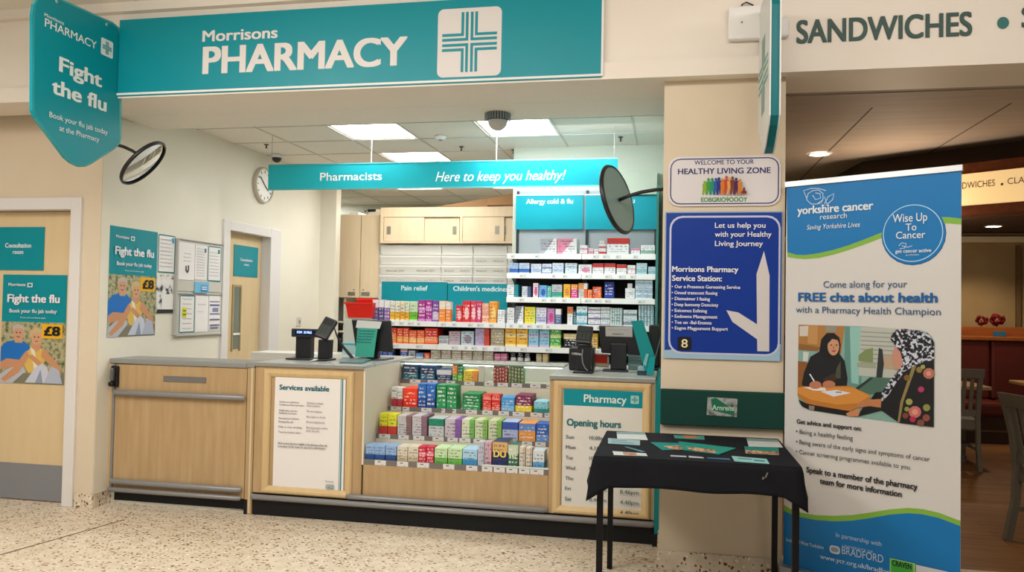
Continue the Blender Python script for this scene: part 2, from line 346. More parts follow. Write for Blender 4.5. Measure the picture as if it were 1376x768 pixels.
# --- doors
DOORC = noisemat('door_laminate', ['D5BC92', 'DAC39A'], 4, (4, 4, .5), .5)
FRW = M('DDD9D6', .45)
def door(name, leaf, frame_boxes, kick=None, panel=None, handle=None):
    t = thing(name, leaf[0:1]+(leaf[2], leaf[4]), None, None); t['kind'] = 'structure'
    b = MB(); b.box(*leaf, DOORC, .004); b.build('door_leaf', t)
    b = MB(); [b.box(*q, FRW, .006) for q in frame_boxes]; b.build('door_frame', t)
    if kick: b = MB(); b.box(*kick, STEELK); b.build('kick_plate', t)
    return t
STEELK = M('8C8F94', .4, .25)
t = door('door_1', (DX0, DX1, YL+.06, YL+.10, .008, 2.06), [(DX1, DX1+.085, YL-.025, YL+.12, 0, 2.15), (DX0-.085, DX0, YL-.025, YL+.12, 0, 2.15), (DX0, DX1, YL-.025, YL+.12, 2.065, 2.15)], (DX0+.01, DX1-.01, YL+.056, YL+.06, .012, .262))
t = door('door_2', (XS-.12, XS-.08, Y2a+.006, Y2b-.006, 0, Z2-.02), [(XS-.15, XS+.022, Y2a-.10, Y2a+.004, 0, 2.17), (XS-.15, XS+.022, Y2b-.004, Y2b+.20, 0, 2.17), (XS-.15, XS+.021, Y2a, Y2b, Z2-.02, 2.168)])
q0, q1 = P(312, 385, X=XS-.08), P(320, 480, X=XS-.08)
b = MB(); b.box(XS-.084, XS-.076, q0.y+.02, q1.y, 1.0, q0.z, M('6E7468', .15, spec=.6)); b.build('vision_panel', t)
b = MB()
for y in (q1.y, q0.y): b.box(XS-.08, XS-.07, y, y+.02, .98, q0.z+.02, M('A89468', .5))
b.box(XS-.08, XS-.07, q0.y+.02, q1.y, q0.z, q0.z+.02, M('A89468', .5)); b.box(XS-.08, XS-.066, q0.y+.02, q1.y, 1.13, 1.15, WHITE); b.build('vision_panel_beading', t)
# --- cafe beyond the pillar
CBR = noisemat('cafe_ceiling', ['A39182', 'AC9A8A'], 2, (1, 8, 1), .7); TANW = noisemat('cafe_wall', ['9A8159', 'A58C63'], 3, rough=.8); BRW = noisemat('dark_wood', ['5A2A12', '6E3719'], 5, (1, 6, 6), .35)
sbox('ceiling', .0, 14, 4.75, 10.8, 2.75, 2.8, CBR)
b = MB(); CG = M('4F4034', .8)
for x in (1.25, 2.05, 2.85, 3.65, 4.45, 5.25): b.box(x-.004, x+.004, 5.35, 8.9, 2.748, 2.752, CG)
b.box(0, 14, 4.99, 5.0, 2.744, 2.752, M('B5A898', .6)); b.box(0, 14, 4.75, 4.9, 2.74, 2.75, FASC); struct('trim_4', b)
sbox('wall_cafe_back', .0, 14, 10.7, 10.8, 0, 2.8, TANW)
sbox('wall_cafe_right', 9, 9.1, 4.9, 10.8, 0, 2.8, TANW)
sbox('trim_5', 0, 14, 10.58, 10.7, 2.33, 2.40, M('E0CFA6', .6)); 
b = MB()
for x in (4.15, 4.45, 6): b.box(x, x+.05, 10.66, 10.7, 1.2, 2.3, M('6B5636', .6))
struct('trim_6', b)
# low ceiling behind the bulkhead
sbox('ceiling', .0, 14, 6.3, 10.8, 2.45, 2.5, M('6A5444', .7)) if False else None
S0 = P(1293, 270, Z=2.3); S1 = P(1376, 263, Z=2.3); sd = (S1-S0); sd.z = 0; sd.normalize(); sn = Vector((0, 0, 1)).cross(sd); sn = -sn if sn.y > 0 else sn
A = S0-sd*.9; B = S1+sd*1.3; A.z = B.z = 0
def slab(mb, o0, o1, z0, z1, mat, a=A, c=B):
    p = [a+sn*o0, c+sn*o0, c+sn*o1, a+sn*o1]; mb.prism([Vector((q.x, q.y, z0)) for q in p], (0, 0, z1-z0), mat)
b = MB(); slab(b, -.25, -.001, 2.19, 2.58, BRW); slab(b, 0, .03, 2.19, 2.255, BRW); slab(b, .0, .012, 2.505, 2.58, BRW); struct('trim_7', b)
b = MB(); p = [A-sn*.25, B-sn*.25, Vector((14, 5, 0)), Vector((14, 10.7, 0)), Vector((A.x-.2, 10.7, 0))]
b.prism([Vector((q.x, q.y, 2.45)) for q in p], (0, 0, .298), M('4E3A2C', .75)); struct('ceiling', b)
# ================================================================== SIGNS
def flat_sign(name, label, cat, p0, n, box, face, frame=None, thick=.008, r=0, group=None):
    """box = two photo corners; returns (thing, Print)"""
    pr = Print(p0, n); (a, d), (c, e) = pr.uv(box[0], box[1]), pr.uv(box[2], box[3])
    org = pr.pt((a+c)/2, e, 0); t = thing(name, org, label, cat, group)
    b = MB(); back = Print(p0, n); pts = []
    def rr(u0, w0, u1, w1, r):
        if r <= 0: return [(u0, w0), (u1, w0), (u1, w1), (u0, w1)]
        o = []
        for cx, cy, a0 in ((u1-r, w0+r, -90), (u1-r, w1-r, 0), (u0+r, w1-r, 90), (u0+r, w0+r, 180)):
            o += [(cx+r*math.cos(math.radians(a0+q)), cy+r*math.sin(math.radians(a0+q))) for q in (0, 30, 60, 90)]
        return o
    b.prism([pr.pt(u, w, 0)-pr.n*thick for u, w in rr(a, e, c, d, r)], pr.n*thick, face); fixn(b.build('panel', t))
    return t, pr
NY = (0, -1, 0); NX = (1, 0, 0)
# --- big fascia sign
SY = YF-.03
t, pr = flat_sign('fascia_sign', 'long teal pharmacy fascia sign with large white lettering above the counter', 'sign', (0, SY, 0), NY, (161, 27, 808, 103.5), TEAL, thick=.028)
b = MB(); u0, u1 = -3.5, -.398
b = MB(); b.box(u0-.01, u1+.012, SY+.005, YF, 2.76, 2.775, WHITE); b.box(u1, u1+.012, SY-.003, YF, 2.76, 3.3, WHITE); b.box(u0-.01, u1+.012, SY-.003, YF, 2.747, 2.76, WHITE); b.build('frame_edge', t)
lt = Print((0, SY, 0), NY)
LET = M('DCD6D3', .5)
lt.text('Morrisons', 272, 373, 53.5, 15, LET, .022, res=6)
lt.text('PHARMACY', 272, 547, 93.5, 37.5, LET, .03, res=8)
lt.build('lettering', t)
em = Print((0, SY, 0), NY); em.rect(589, 13, 673, 101, M('DAD4D2', .5), r=.035); em.k = 3
cross_logo(em, 595, 18, 667, 95, TEAL); em.build('cross_emblem', t)
# fix panel: real extent
# --- SANDWICHES lettering on fascia
t = thing('wall_lettering', (1.05, YF-.0, 2.9), 'dark green SANDWICHES lettering and dots on the cream fascia, right side', 'lettering')
sp = Print((0, YF, 0), NY, .004); DG = M('3E5550', .5)
sp.text('SANDWICHES', 1070, 1306, 53.5, 31.5, DG, .025, res=6); sp.build('word', t); sp = Print((0, YF, 0), NY, .004); sp.text('S', 1372, 1398, 38, 30, DG, .025); sp.build('letter', t)
dp = Print((0, YF, 0), NY, .004); dp.ell(1347.5, 31, 8, 8, M('35706C', .5)); dp.build('dot', t)
# --- router boxes on fascia
def wallbox(name, label, cat, px0, py0, px1, py1, Y, d, mat, extra=None):
    a, c = P(px0, py0, Y=Y), P(px1, py1, Y=Y); t = thing(name, ((a.x+c.x)/2, Y, c.z), label, cat)
    b = MB(); b.box(a.x, c.x, Y-d, Y, c.z, a.z, mat, .012); b.build('casing', t); return t, a, c
t, a, c = wallbox('access_point', 'white square wireless access point on the fascia beside the blade sign', 'access point', 978, 13, 1029, 55, YF, .05, WHITE)
b = MB(); b.lathe(((a.x+c.x)/2-.03, YF-.051, (a.z+c.z)/2), (0, -1, 0), [(.006, 0), (.0001, .002)], GREY, 12); b.build('indicator', t)
b = MB(); b.tube([P(x, y, Y=YF-.02) for x, y in ((996, 14), (997, 6), (1003, 3), (1012, 7), (1014, 12))], .004, BLACK, 6); b.build('cable', t)
t, a, c = wallbox('junction_box', 'small white junction box with black plug at the start of the lettering', 'junction box', 1040, 27, 1059, 52, YF, .045, WHITE)
b = MB(); b.tube([P(x, y, Y=YF-.05) for x, y in ((1045, 40), (1046, 44), (1043, 49), (1040, 54))], .006, BLACK, 6); b.lathe(P(1045, 40, Y=YF-.046), (0, -1, 0), [(.014, 0), (.014, .012), (.0001, .013)], BLACK, 12); b.build('plug', t)
# --- left blade sign
XB = -3.49
def blade(name, label, X, outline, thick, face, sgn=1):
    pts = [P(x, y, X=X) for x, y in outline]; org = Vector((X, YF, min(p.z for p in pts))); t = thing(name, org, label, 'sign')
    b = MB(); b.prism(pts, (-thick, 0, 0), face); fixn(b.build('panel', t)); return t
t = blade('blade_sign', 'teal shield-shaped hanging Fight the flu sign, left end of the fascia', XB,
    [(44, 20), (46, 6), (52, -4), (62, -8), (74, -3), (140, 27), (150, 31), (158, 38), (161, 50), (160.5, 185), (159, 192), (153, 198), (122, 218), (114, 221.5), (104, 222), (95, 218), (88, 212), (47, 157), (43.5, 148)], .02, TEAL)
rim = MB(); ol = [P(x, y, X=XB-.01) for x, y in [(74, -3), (140, 27), (150, 31), (158, 38), (161, 50), (160.5, 185), (159, 192), (153, 198), (122, 218), (114, 221.5), (104, 222), (95, 218), (88, 212), (47, 157), (43.5, 148), (44, 20), (46, 6), (52, -4), (62, -8), (74, -3)]]
rim.tube(ol, .011, M('4FA6A6', .4), 6); rim.build('edge_trim', t)
bp = Print((XB, 0, 0), NX); W = M('E2E6E4', .5)
bp.text('Morrisons', 59.5, 86, 27.6, 4.6, W, .01); bp.text('PHARMACY', 59.5, 130, 50.8, 10.8, W, .006, res=5)
bp.text('Fight', 78.5, 137, 106.5, 19.5, W, .028, res=6); bp.text('the flu', 68.5, 143, 137.5, 19.5, W, .028, res=6)
bp.text('Book your flu jab today', 65.5, 144.5, 169, 7, W, 0); bp.text('at the Pharmacy', 79, 133, 183, 7, W, 0); bp.build('lettering', t)
em = Print((XB, 0, 0), NX); a = em.uv(136, 49.5)[0]; c = em.uv(152, 60)[0]; d = em.uv(136, 49.5)[1]; e = em.uv(136, 72.5)[1]; em.rectuv(a, e, c, d, M('DDE3E2', .5), .01); em.k = 3; cross_logo(em, 0, 0, 0, 0, TEAL, (a+.012, e+.012, c-.012, d-.012)); em.build('cross_emblem', t)
b = MB()
for px, py in ((77, 2), (144, 33)): q = P(px, py, X=XB+.0); b.lathe(q, (1, 0, 0), [(.014, -.022), (.014, .003), (.0001, .004)], M('7FB5B5', .3, .6), 12)
b.build('fixing', t)
# --- right blade sign seen edge on
XR = .46
out = [(2.93, 3.93), (3.02, 3.96), (3.06, 4.02), (3.06, 4.36), (3.0, 4.43), (2.46, 4.43), (2.40, 4.41), (2.27, 4.24), (2.24, 4.18), (2.26, 4.10), (2.34, 3.97), (2.38, 3.93)]
t = thing('blade_sign', (XR, YF, 2.24), 'white and teal shield-shaped blade sign seen nearly edge-on above the pillar', 'sign')
b = MB(); b.prism([(XR-.004, y, z) for z, y in out], (.006, 0, 0), M('DADCDA', .45)); b.prism([(XR+.042, y, z) for z, y in out], (.006, 0, 0), M('DADCDA', .45)); fixn(b.build('panel', t))
b = MB(); ins = [(z*.985+.04, y+(.02 if y < 4.2 else -.02)) for z, y in out]; b.prism([(XR+.002, y, z) for z, y in ins], (.04, 0, 0), TEALD); fixn(b.build('core', t))
em = Print((XR-.004, 0, 0), (-1, 0, 0))
ct = Print((XR-.0045, 4.2, 2.65), (-1, 0, 0)); 
for sy in (-1, 1):
    for sz in (-1, 1):
        for dd in (.02, .055):
            ct.polyuv([(sy*(dd-.009), sz*.2), (sy*(dd+.009), sz*.2), (sy*(dd+.009), sz*(dd+.009)), (sy*.2, sz*(dd+.009)), (sy*.2, sz*(dd-.009)), (sy*(dd-.009), sz*(dd-.009))], M('5FA39B', .5)); ct.k = 1
ct.build('cross_emblem', t)
b = MB(); b.box(XR+.0, XR+.04, 4.43, YF, 2.5, 2.62, STEEL); b.build('bracket', t)
# --- hanging banner
YH = 6.2
TR = bpy.data.materials.new('translucent_banner'); TR.use_nodes = True; nt = TR.node_tree; bb = nt.nodes['Principled BSDF']; bb.inputs['Base Color'].default_value = lin('1798A6'); bb.inputs['Roughness'].default_value = .35
tr = nt.nodes.new('ShaderNodeBsdfTranslucent'); tr.inputs[0].default_value = lin('2BC4D2'); mx = nt.nodes.new('ShaderNodeMixShader'); mx.inputs[0].default_value = .42
nt.links.new(bb.outputs[0], mx.inputs[1]); nt.links.new(tr.outputs[0], mx.inputs[2]); nt.links.new(mx.outputs[0], nt.nodes['Material Output'].inputs[0])
hb = (P(360.5, 237, Y=YH).x, P(830, 235, Y=YH).x, P(600, 251, Y=YH).z, P(600, 218, Y=YH).z)
t = thing('hanging_banner', ((hb[0]+hb[1])/2, YH, hb[2]), 'long teal Pharmacists banner hanging from wires above the shelves', 'banner')
b = MB(); b.add([(hb[0], YH, hb[2]), (hb[1], YH, hb[2]), (hb[1], YH, hb[3]), (hb[0], YH, hb[3])], [(0, 1, 2, 3)], TR); b.build('panel', t)
b = MB(); b.box(hb[0], hb[1], YH-.004, YH+.004, hb[3], hb[3]+.01, M('5FB3B8', .4)); b.box(hb[0], hb[1], YH-.004, YH+.004, hb[2]-.01, hb[2], M('5FB3B8', .4)); b.build('rail', t)
pr = Print((0, YH-.001, 0), NY); W2 = M('FCFCFC', .5)
pr.text('Pharmacists', 430, 513, 242, 10.5, W2, 0, res=5, off=.012); pr.text('Here to keep you healthy!', 585, 757, 242.5, 13, W2, 0, .28, res=5); pr.build('lettering', t)
b = MB()
for px in (499, 667): q = P(px, 218, Y=YH); b.tube([(q.x, YH, hb[3]), (q.x, YH, ZC)], .0035, M('D8D4CC', .5), 5); b.tube([(q.x, YH, hb[3]), (q.x+.1, YH, hb[3]+.25)], .0001, WHITE, 3)
for x in (hb[0]+.03, hb[1]-.03): b.tube([(x, YH, hb[3]), (x, YH, ZC)], .0018, GREY, 4)
b.build('suspension_wire', t)
# --- healthy living zone sign
t, pr = flat_sign('welcome_sign', 'white rounded healthy living zone sign at the top of the pillar', 'sign', (0, YP-.01, 0), NY, (898, 211, 1049, 276), M('DBD6D8', .5), thick=.009, r=.06)
NV = M('2C2A6B', .5)
pr.rect(901, 213.5, 1046.5, 273.5, NV, r=.055, line=.006)
l = Print((0, YP-.01, 0), NY)
l.text('WELCOME TO YOUR', 933, 1013, 220.6, 5.8, NV, .012, res=5); l.text('HEALTHY LIVING ZONE', 911, 1035.5, 233.2, 7.6, NV, .022, res=5); l.text('EOBGRIO9OOOY', 942, 1004, 271, 6, M('2F8A3C', .5), .02); l.build('lettering', t)
cols = ['8CA82E', '3E9C3A', '1E8F6E', '2458A8', '2A2C7E', 'D87A1E', 'C2481E', 'E0A060', '7A3E22', '4A1E52', 'D08030', '7A2A22']
xs = [947, 952, 957, 962, 966, 971, 976, 980, 984, 989, 994]
for i, (x, h) in enumerate(zip(xs, (18, 22, 22, 22, 23, 21, 25, 22, 24, 22, 20))):
    m = M(cols[i], .5); yb = 261.5; pr.k += 1
    pr.poly([(x-3.5, yb), (x-2.6, yb-h*.45), (x-3.2, yb-h*.8), (x+3, yb-h*.82), (x+2.6, yb-h*.45), (x+3.6, yb), (x+1, yb), (x, yb-h*.35), (x-1, yb)], m); pr.ell(x, yb-h*.92, 1.9, 2.2, m, n=10)
m = M(cols[11], .5); pr.poly([(995, 260.5), (999, 254), (1003, 258), (1003, 260.5)], m); pr.ell(999.5, 254, 1.6, 1.8, m, n=10)
pr.build('printed_graphic', t)
# --- blue service station poster
t, pr = flat_sign('service_poster', 'large blue signpost poster listing pharmacy services on the pillar', 'poster', (0, YP-.01, 0), NY, (894, 284.5, 1050, 483), M('8FA9C9', .3), thick=.009)
pr.rect(895.5, 286, 1049, 482, M('1B3F95', .35)); pr.k += 1
BL = M('0F3591', .35)
pr.poly([(892, 470), (1049, 462), (1048, 485), (891, 480.5)], M('9DBBD0', .4))
pr.rect(900, 290, 1047.5, 478.5, M('C3C6DE', .4), r=.07); pr.rect(902.5, 292.5, 1045, 476, BL, r=.062)
PG = M('CFC9C8', .45)
pr.poly([(1026.5, 337), (1034, 370), (1033.5, 472), (1017.5, 471.5), (1016.5, 368)], PG)
pr.poly([(976, 416.5), (992, 419.5), (1018, 436), (1018, 456), (984, 432)], PG)
pr.rect(910.5, 452, 929, 470.5, M('1A1A22', .4), r=.01); pr.build('printed_graphic', t)
l = Print((0, YP-.0105, 0), NY); l.k = 12; W3 = M('E4E4EC', .5); CRM = M('EAD9B0', .5)
l.text('Let us help you', 960.5, 1028.5, 306, 7, W3, .012); l.text('with your Healthy', 960.5, 1036.5, 318, 7, W3, .012); l.text('Living Journey', 960.5, 1025, 330.5, 7, W3, .012)
l.text('Morrisons Pharmacy', 903, 992, 365.3, 7.5, W3, .025); l.text('Service Station:', 903, 970, 377.5, 7.5, W3, .025)
for i, (s, x1) in enumerate((('• Our n Presence Gereening Service', 994.5), ('• Omeel transcoet Reeing', 964), ('• Dismeimer I fasing', 954), ('• Deep bomomy Demcinty', 965), ('• Enicemes Eelining', 950), ('• Eedowne Management', 964), ('• Tee on -Bal-Emmns', 956), ('• Eegnn Magpument Buppert', 978))):
    l.text(s, 902.5, x1, 387.5+i*7.95, 4.6, W3, .02, res=2)
l.text('8', 915.5, 924, 466.5, 11, CRM, .01, res=6); l.build('lettering', t)
# --- green notice board strip with the little print on it
t = thing('notice_strip', (.285, YP, .80), 'dark green padded board across the pillar behind the table', 'notice board')
b = MB(); b.box(-.046, .613, YP-.035, YP, .80, .998, M('0B3B33', .75, bump=.2), .006); b.build('board', t)
t = thing('leaflet', (.27, YP-.04, .85), 'small grey and green leaflet pinned on the dark green board', 'leaflet')
pr = Print((0, YP-.037, 0), NY); pr.k = 1; bq = MB(); bq.prism([P(*q, Y=YP-.037) for q in ((951, 533), (991, 535.5), (990, 560), (949.5, 557))], (0, .0019, 0), M('8A8E8C', .5)); fixn(bq.build('sheet', t))
pr.poly([(951, 533), (991, 535.5), (990, 560), (949.5, 557)], noisemat('leaflet_print', ['2E3532', 'A8ACA8', '5C635F'], 22)); pr.poly([(955, 536), (962, 534), (987, 551), (986, 558), (958, 551)], M('1E6B4E', .5))
l = pr; l.text('Arnrens', 957, 986, 551, 7, M('B9D8C0', .5), .02); pr.build('print', t)
# --- couple photograph used on two posters
FOL = noisemat('foliage_print', ['3F4A2A', '8A8A62', 'B9B08E', '6A7048'], 30, rough=.5)
def couple(pr, X):
    """X maps unit square (0..1, 0 top) of the photo part to photo pixels"""
    def pl(c, pts): pr.poly([X(*p) for p in pts], M(c, .5)); 
    def el(c, x, y, rx, ry):
        pr.poly([X(x+rx*math.cos(a*math.pi/8), y+ry*math.sin(a*math.pi/8)) for a in range(16)], M(c, .5))
    pr.poly([X(0, 0), X(1, 0), X(1, 1), X(0, 1)], FOL)
    pl('7C7A66', [(0, .85), (1, .8), (1, 1), (0, 1)])
    pl('1F6FC0', [(.0, .42), (.08, .33), (.2, .3), (.36, .31), (.46, .4), (.46, .62), (.3, .72), (0, .75)])
    pl('C79A78', [(.2, .22), (.34, .22), (.34, .34), (.22, .34)])
    el('C9997A', .27, .19, .085, .12); pl('B8B0A6', [(.17, .17), (.18, .07), (.26, .03), (.35, .06), (.37, .17), (.33, .11), (.22, .11)])
    pl('8A5A48', [(.23, .235), (.31, .235), (.27, .26)])
    el('3A2A22', .245, .175, .012, .012); el('3A2A22', .3, .175, .012, .012)
    pl('B5B8C4', [(.0, .86), (.2, .72), (.34, .68), (.4, .8), (.2, 1), (0, 1)])
    pl('C48F6C', [(0, .66), (.1, .6), (.36, .62), (.42, .5), (.48, .5), (.44, .7), (.1, .76), (0, .78)])
    pl('D8B45C', [(.4, .5), (.47, .42), (.66, .42), (.7, .6), (.66, .8), (.44, .82), (.38, .68)])
    pl('E4DCC8', [(.47, .42), (.52, .4), (.6, .75), (.54, .78)])
    pl('C9936E', [(.5, .3), (.62, .3), (.63, .42), (.57, .48), (.49, .42)])
    el('CF9F7C', .56, .25, .085, .12); pl('C8AE80', [(.46, .27), (.46, .14), (.54, .08), (.63, .11), (.67, .2), (.66, .3), (.62, .17), (.5, .18)])
    pl('9A4A40', [(.52, .3), (.6, .3), (.56, .32)]); el('3A2A22', .53, .24, .012, .012); el('3A2A22', .59, .24, .012, .012)
    pl('C89068', [(.38, .5), (.42, .46), (.46, .55), (.3, .82), (.08, .98), (.02, .94), (.22, .74)])
    pl('C89068', [(.66, .42), (.72, .46), (.93, .7), (.96, .84), (.88, .86), (.84, .72), (.64, .56)])
    pl('C89068', [(.44, .56), (.5, .52), (.76, .74), (.8, .8), (.72, .82)])
    pl('C3C8D6', [(.4, .98), (.55, .74), (.66, .66), (.74, .72), (.8, .98)]); pl('AEB6C8', [(.7, .98), (.8, .7), (.92, .76), (.98, .98)])
    pl('8E98AE', [(.56, .98), (.64, .76), (.68, .98)])
YE = M('E8B020', .5); TK = M('1C1C20', .5)
def flu_poster(label, p0, n, quad, price, name='flu_poster'):
    (x0, y0), (x1, y1), (x2, y2), (x3, y3) = quad       # TL TR BR BL
    pr = Print(p0, n, .00012); pts = [pr.uv(*q) for q in quad]; us = [p[0] for p in pts]; ws = [p[1] for p in pts]
    u0 = (us[0]+us[3])/2; u1 = (us[1]+us[2])/2; wt = (ws[0]+ws[1])/2; wb = (ws[2]+ws[3])/2
    t = thing(name, pr.pt((u0+u1)/2, wb, 0), label, 'poster', None)
    b = MB(); b.prism([pr.pt(u, w, 0)-pr.n*.004 for u, w in ((u0, wb), (u1, wb), (u1, wt), (u0, wt))], pr.n*.004, TEAL); fixn(b.build('panel', t))
    U = lambda a: u0+(u1-u0)*a; Wf = lambda a: wt+(wb-wt)*a
    class PP: pass
    ph = Print(p0, n, .00012)
    ph.poly = lambda pts, mat: ph.polyuv(pts, mat)
    couple(ph, lambda a, b_: (U(a), Wf(.435+.565*b_)))
    ph.polyuv([(U(.64), Wf(.45)), (U(.96), Wf(.45)), (U(.96), Wf(.58)), (U(.64), Wf(.58))], YE)
    ph.build('couple_photo', t)
    tx = Print(p0, n, .00012); tx.k = 60; k = 60
    def tt(s, a, b_, yb, cap, mat, bold=0):
        vs, fs, wd = glyphs(s, 0, 4); d = bold; sx = (U(b_)-U(a))/(wd+2*d); sy = cap*(wt-wb)/(CAPH+d)
        for i, (e, g) in enumerate(((-d, -d/2), (d, -d/2), (d, d/2), (-d, d/2), (0, 0)) if d else ((0, 0),)): tx.mb.add([tx.pt(U(a)+(x+e+d)*sx, Wf(yb)+(y+g+d/2)*sy, 60+i*.5) for x, y in vs], fs, mat)
    tt('Morrisons', .1, .37, .105, .028, W3, .02); tt('Fight the flu', .09, .91, .255, .075, W3, .035); tt('Book your flu jab today', .13, .87, .35, .034, W3, .015); tt('Terms and conditions apply', .3, .7, .4, .012, W3, 0)
    tt(price, .68, .93, .555, .085, TK, .04)
    tx.polyuv([(U(.4), Wf(.075)), (U(.48), Wf(.075)), (U(.48), Wf(.115)), (U(.4), Wf(.115))], W3)
    tx.k = 64; tx.polyuv([(U(.415), Wf(.083)), (U(.465), Wf(.083)), (U(.465), Wf(.107)), (U(.415), Wf(.107))], TEAL)
    tx.build('lettering', t); return t
flu_poster('Fight the flu poster with a seated couple, on the cream door', (0, YL+.0565, 0), NY, [(3, 369), (89, 369), (87, 517), (1, 514)], '£8')
flu_poster('Fight the flu poster with a seated couple, on the inner side wall', (XS+.004, 0, 0), NX, [(147.5, 303), (211, 311), (209, 449), (144.7, 454)], '£8')
def room_sign(label, p0, n, box, tx0, tx1, y1, y2, cap):
    t, pr = flat_sign('room_sign', label, 'sign', p0, n, box, TEAL, thick=.004)
    l = Print(p0, n, .0008); xm = (tx0+tx1)/2; l.text('Consultation', tx0, tx1, y1, cap, W3, .02); l.text('room', xm-(tx1-tx0)*.2, xm+(tx1-tx0)*.2, y2, cap*.95, W3, .02); l.build('lettering', t)
room_sign('teal consultation room sign on the cream door above the flu poster', (0, YL+.054, 0), NY, (-12, 305, 58, 363), 7, 42, 332.5, 341, 6)
room_sign('teal consultation room sign on the inner door, behind the counter', (XS-.075, 0, 0), NX, (315, 328, 346, 373), 323, 339, 351, 357, 3.6)
# --- notices on the side wall
def notice(label, quad, edge=None, face=PAPER, lines=(), name='notice', blobs=(), d=.006, cat='notice', mk='8E8E96'):
    p0 = (XS+d, 0, 0); pr = Print(p0, NX, .0006); pts = [pr.uv(*q) for q in quad]; us = [p[0] for p in pts]; ws = [p[1] for p in pts]
    u0 = (us[0]+us[3])/2; u1 = (us[1]+us[2])/2; wt = (ws[0]+ws[1])/2; wb = (ws[2]+ws[3])/2
    t = thing(name, pr.pt((u0+u1)/2, wb, 0), label, cat, 'notices pinned on the side wall')
    b = MB(); b.prism([pr.pt(u, w, 0)-pr.n*min(d, .006) for u, w in ((u0, wb), (u1, wb), (u1, wt), (u0, wt))], pr.n*min(d, .006), face); fixn(b.build('sheet', t))
    U = lambda a: u0+(u1-u0)*a; Wf = lambda a: wt+(wb-wt)*a
    if edge: pr.rectuv(u0, wb, u1, wt, edge, r=.012, line=.010)
    for y, a, c in lines:
        pr.k = 2; vs, fs, wd = glyphs('Patient information leaflet'[:int(8+18*(c-a))], .01, 1); sx = (U(c)-U(a))/wd; pr.mb.add([pr.pt(U(a)+x*sx, Wf(y)+yy*sx*.9) for x, yy in vs], fs, M(mk, .6))
    for col, a, y0, c, y1 in blobs: pr.k += 1; pr.polyuv([(U(a), Wf(y0)), (U(c), Wf(y0)), (U(c), Wf(y1)), (U(a), Wf(y1))], M(col, .5) if isinstance(col, str) else col)
    pr.build('print', t); return t
L6 = lambda y0, y1, n, a=.12, c=.85: [(y0+(y1-y0)*i/(n-1), a, c) for i in range(n)]
TE = M('1C7C86', .4)
notice('teal-edged white notice beside the flu poster, upper', [(213, 314), (235.5, 317), (235, 366), (212, 367)], TE, lines=L6(.15, .85, 8), blobs=[('4FA0C0', .78, .06, .92, .2)])
notice('black and white map notice with black foot, under the teal-edged one', [(211, 369), (234, 369.5), (232, 420), (210, 421)], None, face=noisemat('bw_print', ['3A3A3E', 'D8D6D2', 'E4E2DE'], 14, pos=[.40, .48, .6]), blobs=[('E4E2DE', .3, .5, 1, .9), ('28282C', .02, .9, .98, 1)], lines=L6(.65, .85, 4, .4, .95))
for z, lab in ((1.93, 'upper'), (1.50, 'lower')): pass
t = thing('notice_board', (XS, 5.98, 1.17), 'pale wall board of document pockets between the posters and inner door', 'notice board')
b = MB(); b.box(XS, XS+.012, 5.66, 6.31, 1.52, 1.935, M('C9C6BC', .4)); b.box(XS, XS+.012, 5.66, 6.31, 1.165, 1.495, M('C9C6BC', .4)); b.build('backing', t)
b = MB(); b.box(XS, XS+.02, 5.655, 6.315, 1.93, 1.94, GREY); b.box(XS, XS+.02, 5.655, 6.315, 1.49, 1.5, GREY); b.box(XS, XS+.03, 5.645, 5.66, 1.165, 1.94, M('B5B4AE', .4)); b.box(XS, XS+.03, 5.655, 6.315, 1.155, 1.168, M('B5B4AE', .4)); b.build('rail', t)
D2 = .018
notice('white notice with a round logo, upper left of the wall board', [(240, 325), (262, 327.5), (261, 376), (240, 375.5)], None, lines=L6(.3, .5, 3, .3, .75), blobs=[('4A4A50', .42, .62, .5, .76), ('4A4A50', .56, .6, .64, .75), ('4A4A50', .47, .74, .6, .8)], d=D2)
notice('white text notice in the middle of the upper board row', [(262.5, 329), (278.5, 330), (278, 376), (262, 375)], None, lines=L6(.12, .9, 11), blobs=[('3E6A8A', .75, .08, .9, .2)], d=D2)
notice('teal-edged white certificate, upper right of the wall board', [(280, 330), (297.5, 332), (296.5, 379), (279, 377)], TE, lines=L6(.2, .85, 8), blobs=[('3E7A6A', .72, .08, .88, .2)], d=D2)
notice('small light blue card between the two board rows', [(262, 379), (281, 379), (280.5, 393.5), (262, 393)], None, face=M('6FB6DA', .5), blobs=[('3C7FB4', .4, .3, .9, .9), ('DDEBF3', .45, .4, .85, .5), ('DDEBF3', .45, .6, .85, .7)], d=D2+.002)
notice('teal-edged notice with a yellow patch, lower left of the board', [(241.5, 396), (262, 396.5), (261, 446.5), (240.5, 447)], TE, lines=L6(.12, .9, 7, .2, .8), blobs=[('D6D23A', .15, .33, .45, .6), ('5A5A20', .2, .4, .4, .43), ('5A5A20', .2, .5, .4, .53)], d=D2)
notice('plain white sheet in the middle of the lower board row', [(263, 397), (280, 397.5), (279.5, 445), (262, 446)], None, lines=[(.25, .15, .8), (.45, .15, .6)], d=D2)
notice('white sheet with blue-violet bands, lower right of the board', [(281, 397.5), (295.5, 397.5), (294.5, 443), (280.5, 444.5)], None, blobs=[('6A6A94', .05, .15, .95, .18), ('6A6A94', .05, .24, .95, .29), ('8080A8', .3, .34, .85, .46), ('6A6A94', .05, .5, .95, .53), ('6A6A94', .05, .66, .95, .7), ('6A6A94', .05, .82, .95, .86), ('6A6A94', .05, .9, .85, .94)], d=D2)
